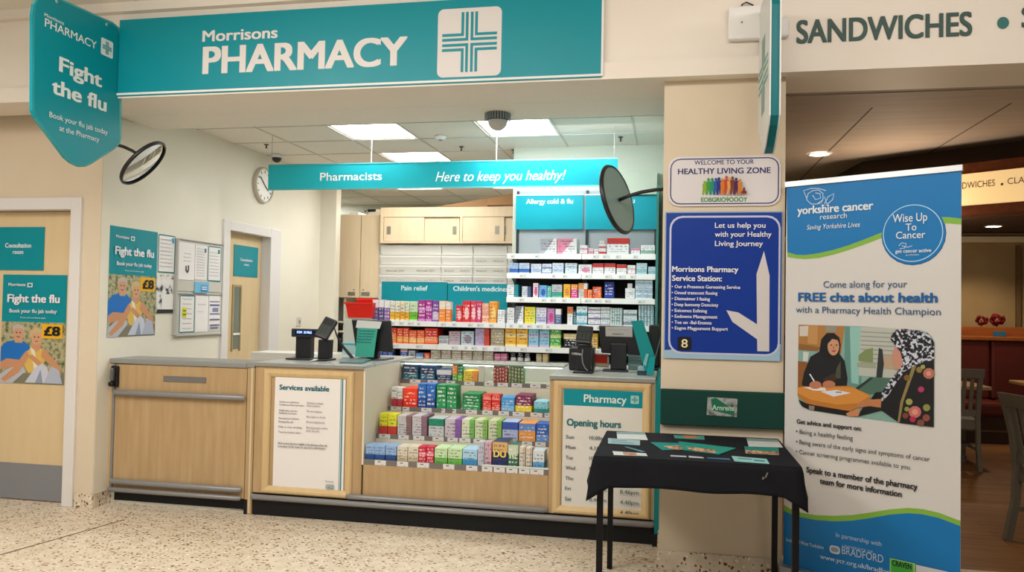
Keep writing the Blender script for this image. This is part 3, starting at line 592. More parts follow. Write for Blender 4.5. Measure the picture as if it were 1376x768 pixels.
# --- clock, light switches
c = Vector((XS, 6.98, 2.57)); t = thing('wall_clock', c, 'round white wall clock on the side wall, partly behind the hanging banner', 'clock')
b = MB(); b.lathe(c, NX, [(.172, 0), (.175, .02), (.172, .04), (.158, .045), (.155, .035)], M('C9C2B0', .35, .2), 40); b.build('rim', t)
b = MB(); b.lathe(c, NX, [(.156, .03), (.0001, .0301)], M('F0EEE8', .4), 40); b.build('dial', t)
b = MB()
for k in range(12):
    a = k*math.pi/6; q = c+Vector((.033, math.sin(a)*.128, math.cos(a)*.128)); b.obox(q, Vector((.001, 0, 0)), Vector((0, math.cos(a), -math.sin(a)))*.004, Vector((0, math.sin(a), math.cos(a)))*.012, BLACK)
b.build('hour_marks', t)
b = MB()
for a, ln in ((2.2, .08), (5.4, .115)): d = Vector((0, math.sin(a), math.cos(a))); b.obox(c+Vector((.036, 0, 0))+d*ln/2, Vector((.001, 0, 0)), d.cross(Vector((1, 0, 0)))*.005, d*ln/2, BLACK)
b.build('hands', t)
for px, py, lab, mt in ((371.5, 438, 'blank white wall switch nearest the inner door', WHITE), (401, 432, 'white wall socket plate with a dark centre, right of the blank switch', M('CFCBC0', .5))):
    q = P(px, py, X=XS); t = thing('wall_switch', q, lab, 'wall switch'); b = MB(); b.box(XS, XS+.012, q.y-.045, q.y+.045, q.z-.045, q.z+.045, mt, .004); b.build('plate', t)
    b = MB(); b.box(XS+.012, XS+.017, q.y-.015, q.y+.015, q.z-.02, q.z+.02, GREY if 'socket' in lab else WHITE); b.build('rocker', t)
# ================================================================== COUNTER
TOP = M('A9ADA8', .3, spec=.4); TOPE = M('8C8D8A', .4); BUMP = M('8B8A8A', .35, .2); KICK = M('101216', .5)
XA0, XA1, XR0, XR1 = -2.765, -1.985, -.738, -.088
YB = 6.0
def rail(mb, x0, x1, z, r=.02, y=YK-.012): mb.tube([(x0, y, z), (x0+.012, y-.012, z), (x1-.012, y-.012, z), (x1, y, z)], r, BUMP, 10)
# gate
t = thing('counter_gate', (-3.37, YK, 0), 'wooden counter gate with black latch, left end of the counter', 'counter gate')
b = MB(); b.box(-3.845, -2.828, YK, YK+.04, .10, .985, WOOD, .004); b.build('panel', t)
b = MB(); b.box(-3.93, -3.865, YK-.0, YK+.05, .09, 1.0, M('C0A47A', .5)); b.box(-3.865, -3.845, YK-.008, YK+.05, .09, .985, BUMP, .003); b.build('hinge_post', t)
b = MB(); b.box(-3.93, -2.826, YK-.012, YK+.30, .990, 1.024, TOPE, .006); b.build('gate_top', t)
q = P(157, 505, Y=YK); b = MB(); b.box(q.x-.035, q.x+.025, YK-.025, YK, q.z-.075, q.z+.075, BLACK, .02); b.build('latch_plate', t)
b = MB(); b.box(q.x-.02, q.x+.005, YK-.05, YK-.02, q.z-.03, q.z+.06, M('6F7172', .3, .6), .008); b.lathe((q.x-.012, YK-.03, q.z-.052), (0, -1, 0), [(.018, 0), (.018, .02), (.0001, .022)], BLACK, 14); b.build('latch_lever', t)
a, c = P(220, 504.5, Y=YK), P(277, 514.5, Y=YK); b = MB(); b.box(a.x, c.x, YK-.004, YK, c.z, a.z, M('7D7A78', .4, .3)); b.build('name_plate', t)
b = MB(); rail(b, -3.83, -2.84, .787, .021); b.build('bumper_rail', t)
b = MB(); rail(b, -3.84, -2.85, .165, .02); b.build('bumper_rail', t)
b = MB(); rail(b, -3.86, -2.85, .108, .016); b.build('bumper_rail', t)
b = MB(); b.box(-3.85, -2.838, YK+.03, YK+.045, .022, .10, KICK); b.build('kick_panel', t)
b = MB(); b.box(-3.85, -2.83, YK+.05, YK+.35, .0, .004, M('EDE6D6', .4)); b.build('lit_floor_strip', t)  # pale sheet painting in the lit floor seen under the gate
# post between gate and counter
t = thing('gate_post', (-2.79, YK, 0), 'slim wooden post with a pale metal strip between gate and counter', 'post')
b = MB(); b.box(-2.822, -2.768, YK-.004, YK+.25, .0, .993, WOOD, .003); b.build('post', t); b = MB(); b.box(-2.824, -2.767, YK-.012, YK+.28, .994, 1.028, TOPE, .002); b.build('top_cap', t)
b = MB(); b.box(-2.792, -2.778, YK-.008, YK, .01, 1.0, M('D6C8A8', .35, .2)); b.build('edge_strip', t)
b = MB(); b.box(-2.824, -2.800, YK-.007, YK+.1, 0, .10, KICK); b.build('foot', t)
# left counter
def counter(label, x0, x1, zt, frame, group=None):
    t = thing('service_counter', ((x0+x1)/2, YK, 0), label, 'counter')
    b = MB(); b.box(x0, x1, YK, YB, .150, zt-.025, WOOD, .003); b.build('carcass', t)
    b = MB(); b.box(x0-.0, x1+.006, YK-.014, YB, zt-.024, zt, TOP, .005); b.box(x0-.001, x1+.007, YK-.0145, YK-.008, zt-.026, zt-.004, TOPE); b.build('worktop', t)
    b = MB(); u0, u1, w0, w1 = frame; fw = .055
    prof = [(0, 0), (.004, .012), (.014, .021), (.028, .022), (.046, .014), (fw, .005)]; rings = [[(u0+a, YK-d, w0+a), (u1-a, YK-d, w0+a), (u1-a, YK-d, w1-a), (u0+a, YK-d, w1-a)] for a, d in prof]
    b.add([q for g in rings for q in g], [(r*4+i, r*4+(i+1) % 4, r*4+4+(i+1) % 4, r*4+4+i) for r in range(len(prof)-1) for i in range(4)], WOODL); b.build('poster_frame', t); return t
t = counter('left wooden service counter with the framed services notice on its front', XA0, XA1, 1.033, (-2.70, -2.045, .150, .99))
b = MB(); b.box(XA1, XA1+.012, YK+.002, YB, .38, 1.012, CREAM); b.build('side_panel', t); b = MB(); b.tube([(XA1-.085, YK-.012, .172), (XA1-.075, YK-.024, .172), (XA1+.012, YK-.024, .172)], .018, BUMP, 10); b.build('bumper_rail', t)
t = counter('right wooden service counter with the framed opening hours notice', XR0, XR1, 1.014, (-.712, -.105, .150, .985))
b = MB(); b.box(XR1, XR1+.008, YK-.012, YB, .150, 1.0, M('8FA08A', .5)); b.build('end_trim', t)
t = thing('end_panel', (-.055, YK-.03, 0), 'narrow teal end panel between the right counter and the pillar', 'panel')
b = MB(); b.box(-.078, -.05, YK-.03, YB, .075, 1.0, M('007C80', .4)); b.build('panel', t); b = MB(); b.box(-.09, -.049, YK-.035, YK+.1, 0, .075, KICK); b.build('foot', t)
b = MB(); b.box(-2.763, -.081, YK+.005, YB, 0, .147, KICK); rr = b
t = thing('counter_plinth', (-1.4, YK, 0), 'long black plinth with grey bumper rail under the counters and display', 'plinth')
b.build('plinth', t); b = MB(); rail(b, XA0+.01, XR1, .127, .019); b.build('bumper_rail', t)
# framed notices (posters sit in the frames)
FY = YK-.006
t, pr = flat_sign('services_notice', 'white services notice with small grey text on the left counter', 'notice', (0, FY, 0), NY, (370, 504.5, 461, 663), PAPER, thick=.004)
TL2 = M('1E8088', .4)
for x0, x1 in ((458, 458.9), (459.8, 461.5)): pr.poly([(x0, 507), (x1, 507), (x1-3.3, 663), (x0-3.3, 663)], TL2)
pr.poly([(365.8, 656.5), (455, 661.6), (455, 662.4), (365.8, 657.4)], TL2); pr.poly([(365.6, 658.4), (457, 663.4), (457, 665), (365.6, 660.2)], TL2); pr.build('border', t)
l = Print((0, FY, 0), NY); l.k = 3
l.text('Services available', 375.5, 442.5, 524.5, 7, M('1B6470', .5), .035)
GT = M('7D7C80', .6)
for i, (s, x1) in enumerate((('Services at a pharmacy', 402), ('Continuous blood pressure', 409), ('Health advice and care', 400), ('Healthy blood pressure', 399), ('Emergency medicines', 402), ('Morning after pill', 394), ('Help to stop smoking', 406), ('Travel vaccination advice', 405))):
    l.text(s, 375.5-.15*i, x1, (541, 545, 552.5, 556, 563, 567.5, 574.5, 581.5)[i], 2.5, GT, .02, res=1)
for i, (s, x1) in enumerate((('Medicine reviews', 435), ('New medicines', 431), ('Flu vaccination', 433), ('Blood glucose checks', 438), ('Prescriptions', 437), ('Blood pressure advice', 441), ('and checks', 430))):
    l.text(s, 413-.15*i, x1, (542.5, 546, 553.5, 561, 568, 575.5, 579.5)[i], 2.5, GT, .02, res=1)
l.text('All the services listed are available at this pharmacy, please ask', 374, 440.5, 597.5, 2.6, M('505058', .6), .03, res=1); l.text('a member of the team for any more information', 374, 438, 601.5, 2.6, M('505058', .6), .03, res=1)
l.text('Pharmacy', 438, 449, 647, 2.2, GT, .01, res=1); l.rect(438.5, 650, 449.5, 656.5, M('3A7880', .5), r=.01, line=.004); l.text('NHS', 440, 448, 655, 3, M('3A7880', .5), .03, res=1); l.build('lettering', t)
t, pr = flat_sign('opening_hours_notice', 'grey opening hours notice with teal header on the right counter', 'notice', (0, FY, 0), NY, (757, 521.5, 864, 688), M('D8D6D0', .45), thick=.004)
pr.poly([(757.3, 521.2), (864, 526.4), (864, 548.5), (757.3, 543.8)], TEAL); pr.build('header', t)
l = Print((0, FY, 0), NY); l.k = 4
l.text('Pharmacy', 784.5, 842, 541, 10.5, M('DCE6E4', .5), .015, res=5); l.rect(847.5, 531, 858.5, 542.5, M('9CC9C6', .5), r=.006); l.k = 6; cross_logo(l, 849, 532.5, 857, 541, TEAL)
DT = M('1E6A74', .5); DGt = M('5E6E70', .55)
l.text('Opening hours', 761.5, 834.5, 573, 9.5, DT, .03, res=5)
for i, s in enumerate(('Sun', 'Mon', 'Tue', 'Wed', 'Thu', 'Fri', 'Sat')): l.text(s, 760.5-i*.25, (771.5, 773.5, 770, 773, 770, 767, 768)[i], 589+i*13.8, 5, DGt, .02, res=2)
for i, s in enumerate(('10.00am', '4.10am', '10.30am', '8.30am', '8.30am', '8.30am', '8.40am')): l.text(s, 792-i*.1, 815, 590.4+i*13.8, 5, DGt, .02, res=2)
for i, s in enumerate(('4.00pm', '6.30pm', '8.30pm', '8.30pm', '8.30pm', '8.46pm', '4.40pm', '4.40pm')): l.text(s, 833-i*.0, 858.5, 593.5+i*13.9, 5.4, DGt, .02, res=2)
l.build('lettering', t)
# ------------------------------------------------------------------ stepped display between the counters
XD0, XD1 = XA1+.013, XR0-.001
TIER = [(YK, .418, .382), (5.165, .552, .52), (5.385, .714, .682), (5.64, .886, .855)]
t = thing('stepped_display', (-1.36, YK, 0), 'stepped medicine display with glass top between the two counters', 'display unit')
b = MB(); b.box(XD0, XD1, YK, YK+.03, .150, .382, WOOD); b.build('front_panel', t)
b = MB(); b.tube([(XD0, YK-.024, .172), (XD1-.02, YK-.024, .172), (XD1-.01, YK-.012, .172)], .018, BUMP, 10); b.build('bumper_rail', t)
TAG = M('DAD8D6', .5); STR = M('77716D', .5)
for i, (y, z, zb) in enumerate(TIER):
    y2 = TIER[i+1][0] if i < 3 else YB; zn = TIER[i+1][2] if i < 3 else .9
    b = MB(); b.box(XD0, XD1, y+.006, y2+.01, z-.03, z-.018, CREAM); b.box(XD0, XD1, y2-.0, y2+.01, z-.03, zn, CREAM); sh = b.build('shelf', t)
    b = MB(); b.box(XD0, XD1, y, y+.006, zb, z, STR)
    pr = Print((0, y, 0), NY); random.seed(i+3)
    spans = {3: [(549, 563), (573, 586), (598, 610), (622, 636), (649, 662), (667, 681), (686, 700), (711, 725), (733, 740)],
             2: [(524, 538), (540, 549), (565, 579), (592, 597), (607, 612), (625, 640), (647, 661), (669, 683), (688, 704), (712, 728), (731, 740)],
             1: [(509, 524), (535, 549), (555, 570), (581, 596), (601, 615), (617, 632), (636, 652), (659, 674), (678, 693), (701, 715), (719, 733)],
             0: [(504, 519), (534, 549), (561, 577), (596, 611), (627, 642), (648, 662), (664, 679), (681, 696), (698, 712), (713, 731)]}[i]
    for x0, x1 in spans:
        q0 = P(x0, 600, Y=y).x; q1 = P(x1, 600, Y=y).x
        pr = Print((0, y, 0), NY); pr.k = 1; pr.rectuv(q0-pr.p0.x, zb+.002, q1-pr.p0.x, z-.001, TAG); pr.k = 2; m = (q0+q1)/2
        pr.rectuv(m-.018, z-.015, m+.002, z-.009, M('55565C', .6)); pr.k = 2; pr.rectuv(m+.008, zb+.006, m+.022, zb+.009, M('9A9AA0', .6)); pr.build('price_ticket', t)
    b.build('price_strip', t)
b = MB(); b.box(XD0, XD1, YB-.03, YB, .40, 1.008, M('F0EEE8', .4)); b.build('back_panel', t); b = MB(); b.box(XD0+.02, XD1-.02, 5.68, 5.72, .996, 1.006, M('FFFFFF', emit=3.5, name='added_display_glow')); b.build('added_glow_strip', t)  # glowing strip added to whiten the space under the glass
b = MB(); b.box(XD1-.012, XD1, YK+.1, 5.64, .39, .86, CREAM); b.build('side_panel', t)
b = MB(); xx = P(647, 495, Y=5.66).x; b.box(xx-.02, xx+.02, 5.655, 5.68, .86, 1.0, M('C4C3B4', .5)); b.build('support_post', t)
GL = bpy.data.materials.new('glass_top'); GL.use_nodes = True; g = GL.node_tree.nodes['Principled BSDF']; g.inputs['Base Color'].default_value = lin('E2F2EC'); g.inputs['Roughness'].default_value = .03; g.inputs['Transmission Weight'].default_value = 1; g.inputs['IOR'].default_value = 1.45
b = MB(); b.box(XD0, XD1, 5.64, YB, 1.010, 1.022, GL, .002); b.build('glass_top', t)
b = MB(); b.box(XD0, XD1, 5.632, 5.639, 1.007, 1.016, M('6FA08E', .25, spec=.6)); b.box(XD0, XD1, 5.630, 5.640, 1.017, 1.028, M('D8DAD0', .35)); b.build('glass_edge', t)
b = MB(); b.box(XD0, XD1, YB+.0, YB+.03, .90, 1.02, M('D8DAD0', .4)); b.build('rear_rail', t)
b = MB(); a, c = P(700, 614, Y=YK), P(736, 634, Y=YK); b.box(P(648, 600, Y=YK).x, XD1, YK-.004, YK-.001, .419, .43, M('D8E0DC', .2)); b.build('clear_lip', t)
# ================================================================== WALL GONDOLA
GW = M('E9E9E7', .45); GBK = M('26282B', .6); GGR = M('9CA3A6', .5, .2)
gx0, gxm, gx1, GY, GB = -1.352, -.722, -.118, 6.50, 6.90
SH = {1: 1.885, 2: 1.722, 3: 1.520, 4: 1.300, 5: 1.105, 6: .968}
def gondola(label, bays, levels, top, zpan, name='shelving_unit'):
    x0, x1 = bays[0], bays[-1]; t = thing(name, ((x0+x1)/2, GY, 0), label, 'shelving unit')
    b = MB(); b.box(x0, x1, GB, GB+.03, 0, zpan, GBK); b.build('back_panel', t)
    if top > zpan: b = MB(); b.box(x0, x1, GB, GB+.03, zpan, top, GGR); b.build('upper_back_panel', t)
    for bi, x in enumerate(bays): e0, e1 = (0, .022) if bi == 0 else (.022, 0) if bi == len(bays)-1 else (.011, .011); b = MB(); b.box(x-e0, x+e1, GB-.02, GB, 0, top, M('3A3E42', .4, .6)); b.build('upright', t)
    for k in levels:
        z = SH[k]
        for i in range(len(bays)-1):
            a, c = bays[i]+.002, bays[i+1]-.002
            b = MB(); b.box(a, c, GY+.01, GB, z-.02, z, GW); s = b.build('shelf', t)
            b = MB(); b.box(a, c, GY-.004, GY+.01, z-.043, z+.002, M('F2F2F0', .3, spec=.5)); 
            b.build('price_strip', s if False else t)
            b = MB(); pr = Print((0, GY-.004, 0), NY); random.seed(k*7+i); x = a+.03
            while x < c-.08:
                w = random.uniform(.03, .06); pr.k = 1
                if random.random() < (.8 if i == len(bays)-2 and len(bays) > 2 else .3): pr.rectuv(x, z-.036, x+w, z-.008, M('D9DCDA', .4)); pr.k = 2; pr.rectuv(x+.008, z-.026, x+.02, z-.021, M('4A4C52', .6)); pr.build('price_ticket', t); pr = Print((0, GY-.004, 0), NY)
                x += w+random.uniform(.02, .06)
            b = MB()
            for bx in (a+.006, c-.006): b.prism([(bx-.002, GB, z-.02), (bx-.002, GY+.12, z-.02), (bx-.002, GB, z-.12)], (.004, 0, 0), GGR)
            fixn(b.build('bracket', t))
    b = MB(); b.box(x0, x1, GY-.02, GB, 0, .15, GGR); b.box(x0, x1, GY+.0, GB, .15, .17, GW); b.build('base_shelf', t)
    return t
ta = gondola('tall two-bay shelving unit under the allergy cold and flu headers', [gx0, gxm, gx1], (1, 2, 3, 4, 5, 6), 2.47, 1.87)
b = MB(); b.box(gx1, gx1+.02, GY-.02, GB+.03, 0, 2.45, M('3E7A72', .5)); b.build('end_panel', ta)
tp = gondola('low two-bay shelving unit under the pain relief header panels', [-2.475, -1.95, gx0-.001], (4, 5, 6), 1.64, 1.64)
def header(label, px0, py0, px1, py1, Y, txt, tx0, tx1, yb, cap, col='0092A0', x1=None):
    t, pr = flat_sign('header_sign', label, 'sign', (0, Y, 0), NY, (px0, py0, px1, py1), M(col, .35), thick=.012)
    b = MB(); b.box(P(px0, py0, Y=Y).x, P(px1, py0, Y=Y).x, Y-.004, Y+.012, P(px0, py0, Y=Y).z+.0005, P(px0, py0, Y=Y).z+.012, M('C9DADC', .4)); b.build('edge_strip', t); l = Print((0, Y, 0), NY); l.text(txt, tx0, tx1, yb, cap, M('D6ECEE', .5), .02, res=4); l.build('lettering', t); return t
header('teal allergy cold and flu header panel above the left bay', 693.5, 263, 783, 308, 6.87, 'Allergy cold & flu', 707, 770, 273.5, 6.5)
header('teal cold and flu header panel partly hidden behind the convex mirror', 787, 262.5, 882, 308, 6.87, 'cold & flu', 812, 853, 272.5, 6.5)
header('teal Pain relief header panel, left of the children one', 513, 378, 600, 430, 6.87, 'Pain relief', 539, 574.5, 390, 6.5)
header("teal Children's medicines header panel beside the pain relief one", 602, 380.5, 681, 432, 6.87, "Children's medicines", 609, 683, 391, 6.5)
# ------------------------------------------------------------------ cartons
ORD = ['leftmost', 'second', 'third', 'fourth', 'fifth', 'sixth', 'seventh', 'eighth']
def cartons(shelf, Y, Z, items, group, maxd):
    from collections import Counter
    n = Counter(i[3] for i in items); seen = Counter(); pr = Print((0, Y, 0), NY); prevx = None
    for it in items:
        x0, x1, yt, desc, A, B = it[:6]; st = it[6] if len(it) > 6 else 0; yb = it[7] if len(it) > 7 else None; C = it[8] if len(it) > 8 else ('F2EEEA' if sum(lin(A)[:3]) < 1.2 else '50556A')
        ym = 400
        X0, X1 = P(x0, yt, Y=Y).x+.0008, P(x1, yt, Y=Y).x-.0008; z1 = P((x0+x1)/2, yt, Y=Y).z; z0 = Z+.0005
        if yb: z0 = P((x0+x1)/2, yb, Y=Y).z
        seen[desc] += 1; k = seen[desc]
        lab = f'{desc} on the {shelf}' if n[desc] == 1 else f'{ORD[k-1]} {desc} from the left, {shelf}'
        dpt = min(maxd, max(.07, (X1-X0)*1.7)); b = MB(); bottle = 'bottle' in desc; m = PK(A, B, C, st)
        if bottle:
            r = (X1-X0)/2; h = z1-z0; b.lathe(((X0+X1)/2, Y+.03+r, z0), (0, 0, 1), [(.0001, 0), (r*.95, 0), (r, .004), (r, h*.68), (r*.5, h*.8), (r*.5, h*.84)], m, 20)
            o = None; t = thing('medicine_bottle', ((X0+X1)/2, Y+.03+r, z0), lab, 'bottle', group); b.build('bottle_body', t)
            b = MB(); b.lathe(((X0+X1)/2, Y+.03+r, z0), (0, 0, 1), [(r*.6, h*.82), (r*.6, h), (.0001, h)], M('E6E6E6', .4), 16); b.build('cap', t)
        else:
            jit = random.uniform(0, .006); b.box(X0, X1, Y+.014+jit, Y+.014+jit+dpt, z0, z1, m, .0012)
            b.build('blister_pack' if 'blister' in desc else 'medicine_box', None, lab, 'box', group)
random.seed(11)
W_, PKC, RD, OR, YL_, GN, BLU, NVY, TQ, LIL, BEI = 'E6E6E8', 'D98AA8', 'C8342C', 'E0662A', 'E8B82C', '4FA03C', '2E62B0', '1E2F6E', '1E8A96', 'B7A7C8', 'B9AC94'
A_ = 'cartons on the allergy shelves'
cartons('top shelf of the allergy display', GY, SH[1], [
 (725, 748, 320, 'white carton with grey swoosh', W_, 'A9ADB8', 3), (748.5, 775, 320, 'white carton with pink swoosh', W_, 'E08AA8', 3), (779, 789, 329, 'small white and pink carton', W_, PKC, 5), (790.5, 797, 333, 'tiny pink packet', 'E2C4CC', PKC), (798, 804, 334, 'tiny white packet', W_, PKC, 5),
 (804.5, 814, 333.5, 'red and white carton, base of the stack', W_, RD, 0), (804.5, 814, 327.5, 'red and white carton, middle of the stack', W_, RD, 0, 333.2), (805.5, 812, 323, 'small white carton crowning the red stack', W_, 'D8D8DA', 0, 327.2),
 (815.5, 845, 319, 'large white carton with red top band', W_, RD, 1), (848, 860, 333, 'flat pink and white carton', W_, PKC, 1), (861, 880, 329, 'white carton with green base', W_, '8FB5A6', 0)], A_, .2)
cartons('second shelf of the allergy display', GY, SH[2], [
 (684, 696, 353, 'blue and white carton', 'A9C4E4', BLU, 0), (697, 711, 353, 'blue and white carton', 'C4D3EA', BLU, 0), (713, 727, 354, 'pale blue carton', 'D5DCEC', 'A9BEDD', 0), (728, 741, 354, 'pale blue carton', 'D5DCEC', '6A80B4', 5), (742, 757, 353, 'pale blue carton', 'D2DDEC', 'B0C6DE', 0), (759, 775, 353, 'pale blue carton', 'D8E2EE', 'B4CCE0', 5),
 (777, 795, 355, 'white carton with a pink mark', W_, PKC, 2), (796, 811, 353.5, 'red-topped white carton', W_, RD, 1), (812, 827, 353.5, 'red-topped white carton', W_, RD, 1), (828.5, 842, 355, 'red-topped white carton', W_, RD, 1), (843, 854, 356, 'small white and pink-edged carton', W_, 'E4A8B4', 5), (855, 869.5, 353, 'pale turquoise carton', 'B9D4DC', '9AC0CC', 0), (871, 881, 358, 'low pale turquoise carton', 'B4D0DC', '8FB8C8', 0)], A_, .2)
cartons('third shelf of the allergy display', GY, SH[3], [
 (681, 696, 382, 'white carton with teal edge', W_, TQ, 6), (701, 713, 384.5, 'pale carton with dark blue end', 'C9CDD8', '4A5A7E', 6), (716, 723, 380, 'narrow pink and white upright carton', 'EBD0DA', 'D85A8A', 2), (724, 734.5, 383, 'sky blue carton', '6FA8DC', BLU, 2), (735, 740.5, 384, 'turquoise carton', '4FB5A8', '1E8A7A', 2), (741, 755, 382, 'grey carton with green circles', 'B9BCC2', '3FA08A', 0),
 (757, 766, 381.5, 'yellow and orange carton', 'F0B83A', 'E8902A', 2), (767, 776, 381.5, 'magenta and orange carton', 'D0488A', 'E0903A', 1), (777, 789, 388, 'grey and orange carton, lower of a pair', 'C9C4C0', OR, 6), (777, 789, 380, 'orange and white carton, upper of a pair', 'E89A5A', W_, 6, 387.8), (789.5, 795.5, 389, 'small orange carton', 'E87A3A', 'C8501E', 2), (796, 808, 385, 'bright orange carton', 'E0662A', 'C0441E', 3),
 (812, 825, 378.5, 'navy blue carton', '1E2F7E', '2E45A0', 0), (840, 853, 387, 'white carton under a smaller one', W_, 'D4D6DA', 5), (843, 849.5, 380.5, 'small white carton on top of another', W_, 'D4D6DA', 0, 386.8), (853.5, 877, 389.5, 'pale blue striped carton, lowest of three', 'A9C4D8', W_, 5), (853.5, 877, 382.5, 'pale blue striped carton, middle of three', 'A9C4D8', W_, 5, 389.3), (853.5, 877, 375, 'pale blue striped carton, topmost of three', 'A9C4D8', W_, 5, 382.3)], A_, .2)
cartons('fourth shelf of the allergy display', GY, SH[4], [
 (681, 691, 413, 'plain white carton', W_, 'D8D8DC', 5), (692, 703, 411, 'white carton with grey prints', W_, '8A8E98', 3), (704.5, 719, 412, 'yellow and white carton', 'F0D83A', 'D8E05A', 6), (720, 734, 413, 'pale lilac carton', 'D8D6E4', 'B9BCD8', 0), (735, 745, 414, 'pink and purple carton', 'C88AC0', 'D0488A', 2), (746, 753.5, 414.5, 'narrow dark blue and white carton', '5A6E9A', W_, 1),
 (762, 769.5, 412, 'narrow white carton with orange top', W_, 'E0804A', 1), (770, 774, 417, 'thin dark teal carton', '23525C', '2E7A86', 0), (774.5, 789, 411.5, 'white carton with blue stripe', 'D4E4EA', '4FA8C8', 5), (790, 806.5, 421.5, 'white carton with violet line, lower', W_, '7A6A9A', 5), (790, 806.5, 412.5, 'white carton with violet line, upper', W_, '7A6A9A', 5, 421.3), (807, 819.5, 421.5, 'short pale carton, lower', 'D8DEE0', '9AA0B0', 5), (807, 819.5, 412.5, 'short pale carton, upper', 'D8DEE0', '9AA0B0', 5, 421.3),
 (820, 836.5, 413.5, 'pale green-white carton with dotted print', 'CFDCDA', '8FA8A8', 4), (837.5, 856, 425, 'white cube-like carton, lower', 'D4E0E2', '8F9AA8', 0), (837.5, 856, 416, 'white cube-like carton, upper', 'D4E0E2', '8F9AA8', 0, 424.8), (858, 879, 425, 'pale turquoise printed carton, lower', 'C4DADC', '7A9AA8', 4), (858, 879, 410, 'pale turquoise printed carton, upper', 'C4DADC', '7A9AA8', 4, 424.8)], A_, .2)
P_ = 'cartons on the pain relief shelves'
cartons('top shelf below the pain relief sign', GY, SH[4], [
 (500, 508, 402, 'white-topped violet carton', '6A5A8E', W_, 1), (508.5, 515, 402, 'white-topped violet carton', '5A4E84', W_, 1), (515.5, 523, 403, 'white-topped violet carton', '8A6AA8', W_, 1), (523.5, 530, 404, 'white and yellow carton', 'E8E4D0', 'F0B42A', 0), (530.5, 537, 404, 'white and yellow carton', 'E8E4D0', 'F0B42A', 0), (537.5, 543.5, 404, 'white and yellow carton', 'E8E0C0', 'F0A82A', 0), (544, 549.5, 404.5, 'white and yellow carton', 'DCE0C8', 'F0B42A', 0), (550, 560.5, 404.5, 'lime green carton', 'CDE0B8', '6FC02A', 0),
 (561.5, 571, 403, 'magenta carton', 'A8308E', 'D08AC8', 5), (571.5, 580, 403, 'magenta carton', 'A8308E', 'D08AC8', 5), (580.5, 589, 404, 'violet and silver carton', '7A4A9A', 'C8B4D0', 0), (589.5, 598, 404, 'orange carton with white top', 'EE8A2A', 'E8D8C0', 1), (598.5, 605, 405, 'orange carton with white top', 'E88A3A', 'E0D0C8', 1),
 (612, 620.5, 410, 'short red carton', 'D02A32', 'E8A0A0', 2), (621, 631.5, 404, 'tall red carton', 'D8303A', 'F0C0B8', 2), (632, 639.5, 404, 'crimson and white carton', 'D8405A', 'F0B8C4', 2), (640, 646.5, 404.5, 'crimson and white carton', 'C83A6A', 'F0B8C4', 2), (647, 656.5, 420, 'salmon carton, lowest of three', 'E08A6A', 'F0C8B0', 5), (647, 656.5, 414, 'salmon carton, middle of three', 'E08A6A', 'F0C8B0', 5, 419.8), (647, 656.5, 407, 'salmon carton, topmost of three', 'E08A6A', 'F0C8B0', 5, 413.8), (657, 667, 404.5, 'tall orange and yellow carton', 'EEA03A', 'F4D080', 2), (668, 677.5, 416, 'low white carton', W_, 'D0D4DA', 5)], P_, .2)
cartons('second shelf below the pain relief sign', GY, SH[5], [
 (524, 532, 440.5, 'orange and red carton', 'EE7A2A', 'D83A1E', 1), (532.5, 540.5, 440.5, 'orange and red carton', 'E8501E', 'F0A040', 0), (541, 548.5, 440.5, 'orange and red carton', 'E8501E', 'F0A040', 0), (549, 559, 443.5, 'low orange carton', 'E8602A', 'F4B060', 0), (559.5, 569.5, 443.5, 'low orange carton', 'E8602A', 'F4B060', 0), (570, 587.5, 441, 'wide red carton with orange base', 'DC3220', 'F08A50', 0), (589, 602, 451, 'silver blister pack', 'A8ACB0', 'D0D4D8', 5),
 (602.5, 617.5, 445, 'pink and grey carton', 'C8A8B0', 'A8B0B4', 5), (619, 636, 445, 'pale blue and grey carton', 'B8C8D0', '9A8A98', 2), (638, 657, 451.3, 'lilac carton with red end, lower', LIL, 'D04A3A', 6), (638, 657, 441.5, 'lilac carton with red end, upper', LIL, 'D04A3A', 6, 451), (659, 677, 441.5, 'beige carton', 'AFA284', '9C8E70', 0), (678.5, 693, 439.5, 'yellow and orange striped carton', 'F0B43A', 'F0D8A0', 5), (694, 709, 439.5, 'yellow and orange striped carton', 'F0B43A', 'F0D8A0', 5)], P_, .2)
cartons('fifth shelf of the allergy display', GY, SH[5], [
 (710, 723.5, 440, 'sky blue and lilac carton', '8FC4DC', 'C0B4D0', 5), (724.5, 738, 440, 'sky blue and lilac carton', '8FC4DC', 'C0B4D0', 5), (739, 753.5, 440.5, 'green carton', '4FA848', 'C8D88A', 5), (757, 776, 448, 'black carton with gold edge', '1A1C26', 'E0C88A', 1), (795, 803, 448, 'golden yellow carton', 'D8A83A', 'B88820', 2)], P_, .2)
cartons('third shelf below the pain relief sign', GY, SH[6], [
 (506, 513, 467, 'blue carton with grey top', '2A5AB4', '9A8A9C', 1), (513.5, 520, 467, 'blue carton with grey top', '2A5AB4', '9A8A9C', 1), (520.5, 527, 467, 'blue carton with grey top', '2A5AB4', '9A8A9C', 1), (537, 547, 467, 'blue carton with grey top', '2A5AB4', 'A88A94', 1), (548, 557, 471, 'small pale grey carton', 'BFC4C8', '8E949C', 2), (558, 568, 474, 'small blue and white carton', '5A8AC8', 'D8E4F0', 0), (569, 577, 474, 'small orange carton', 'D8482A', 'F0A070', 2)] +
 [(578+i*14.2, 578+i*14.2+13.4, 467.5+i*.35, 'beige carton', 'B4AB98', 'A0967F', 5) for i in range(6)] + [(664, 672, 475, 'pink carton', 'D87AA0', 'F0C0D0', 5), (672.5, 680.5, 475, 'pink carton', 'D87AA0', 'F0C0D0', 5)], P_, .2)
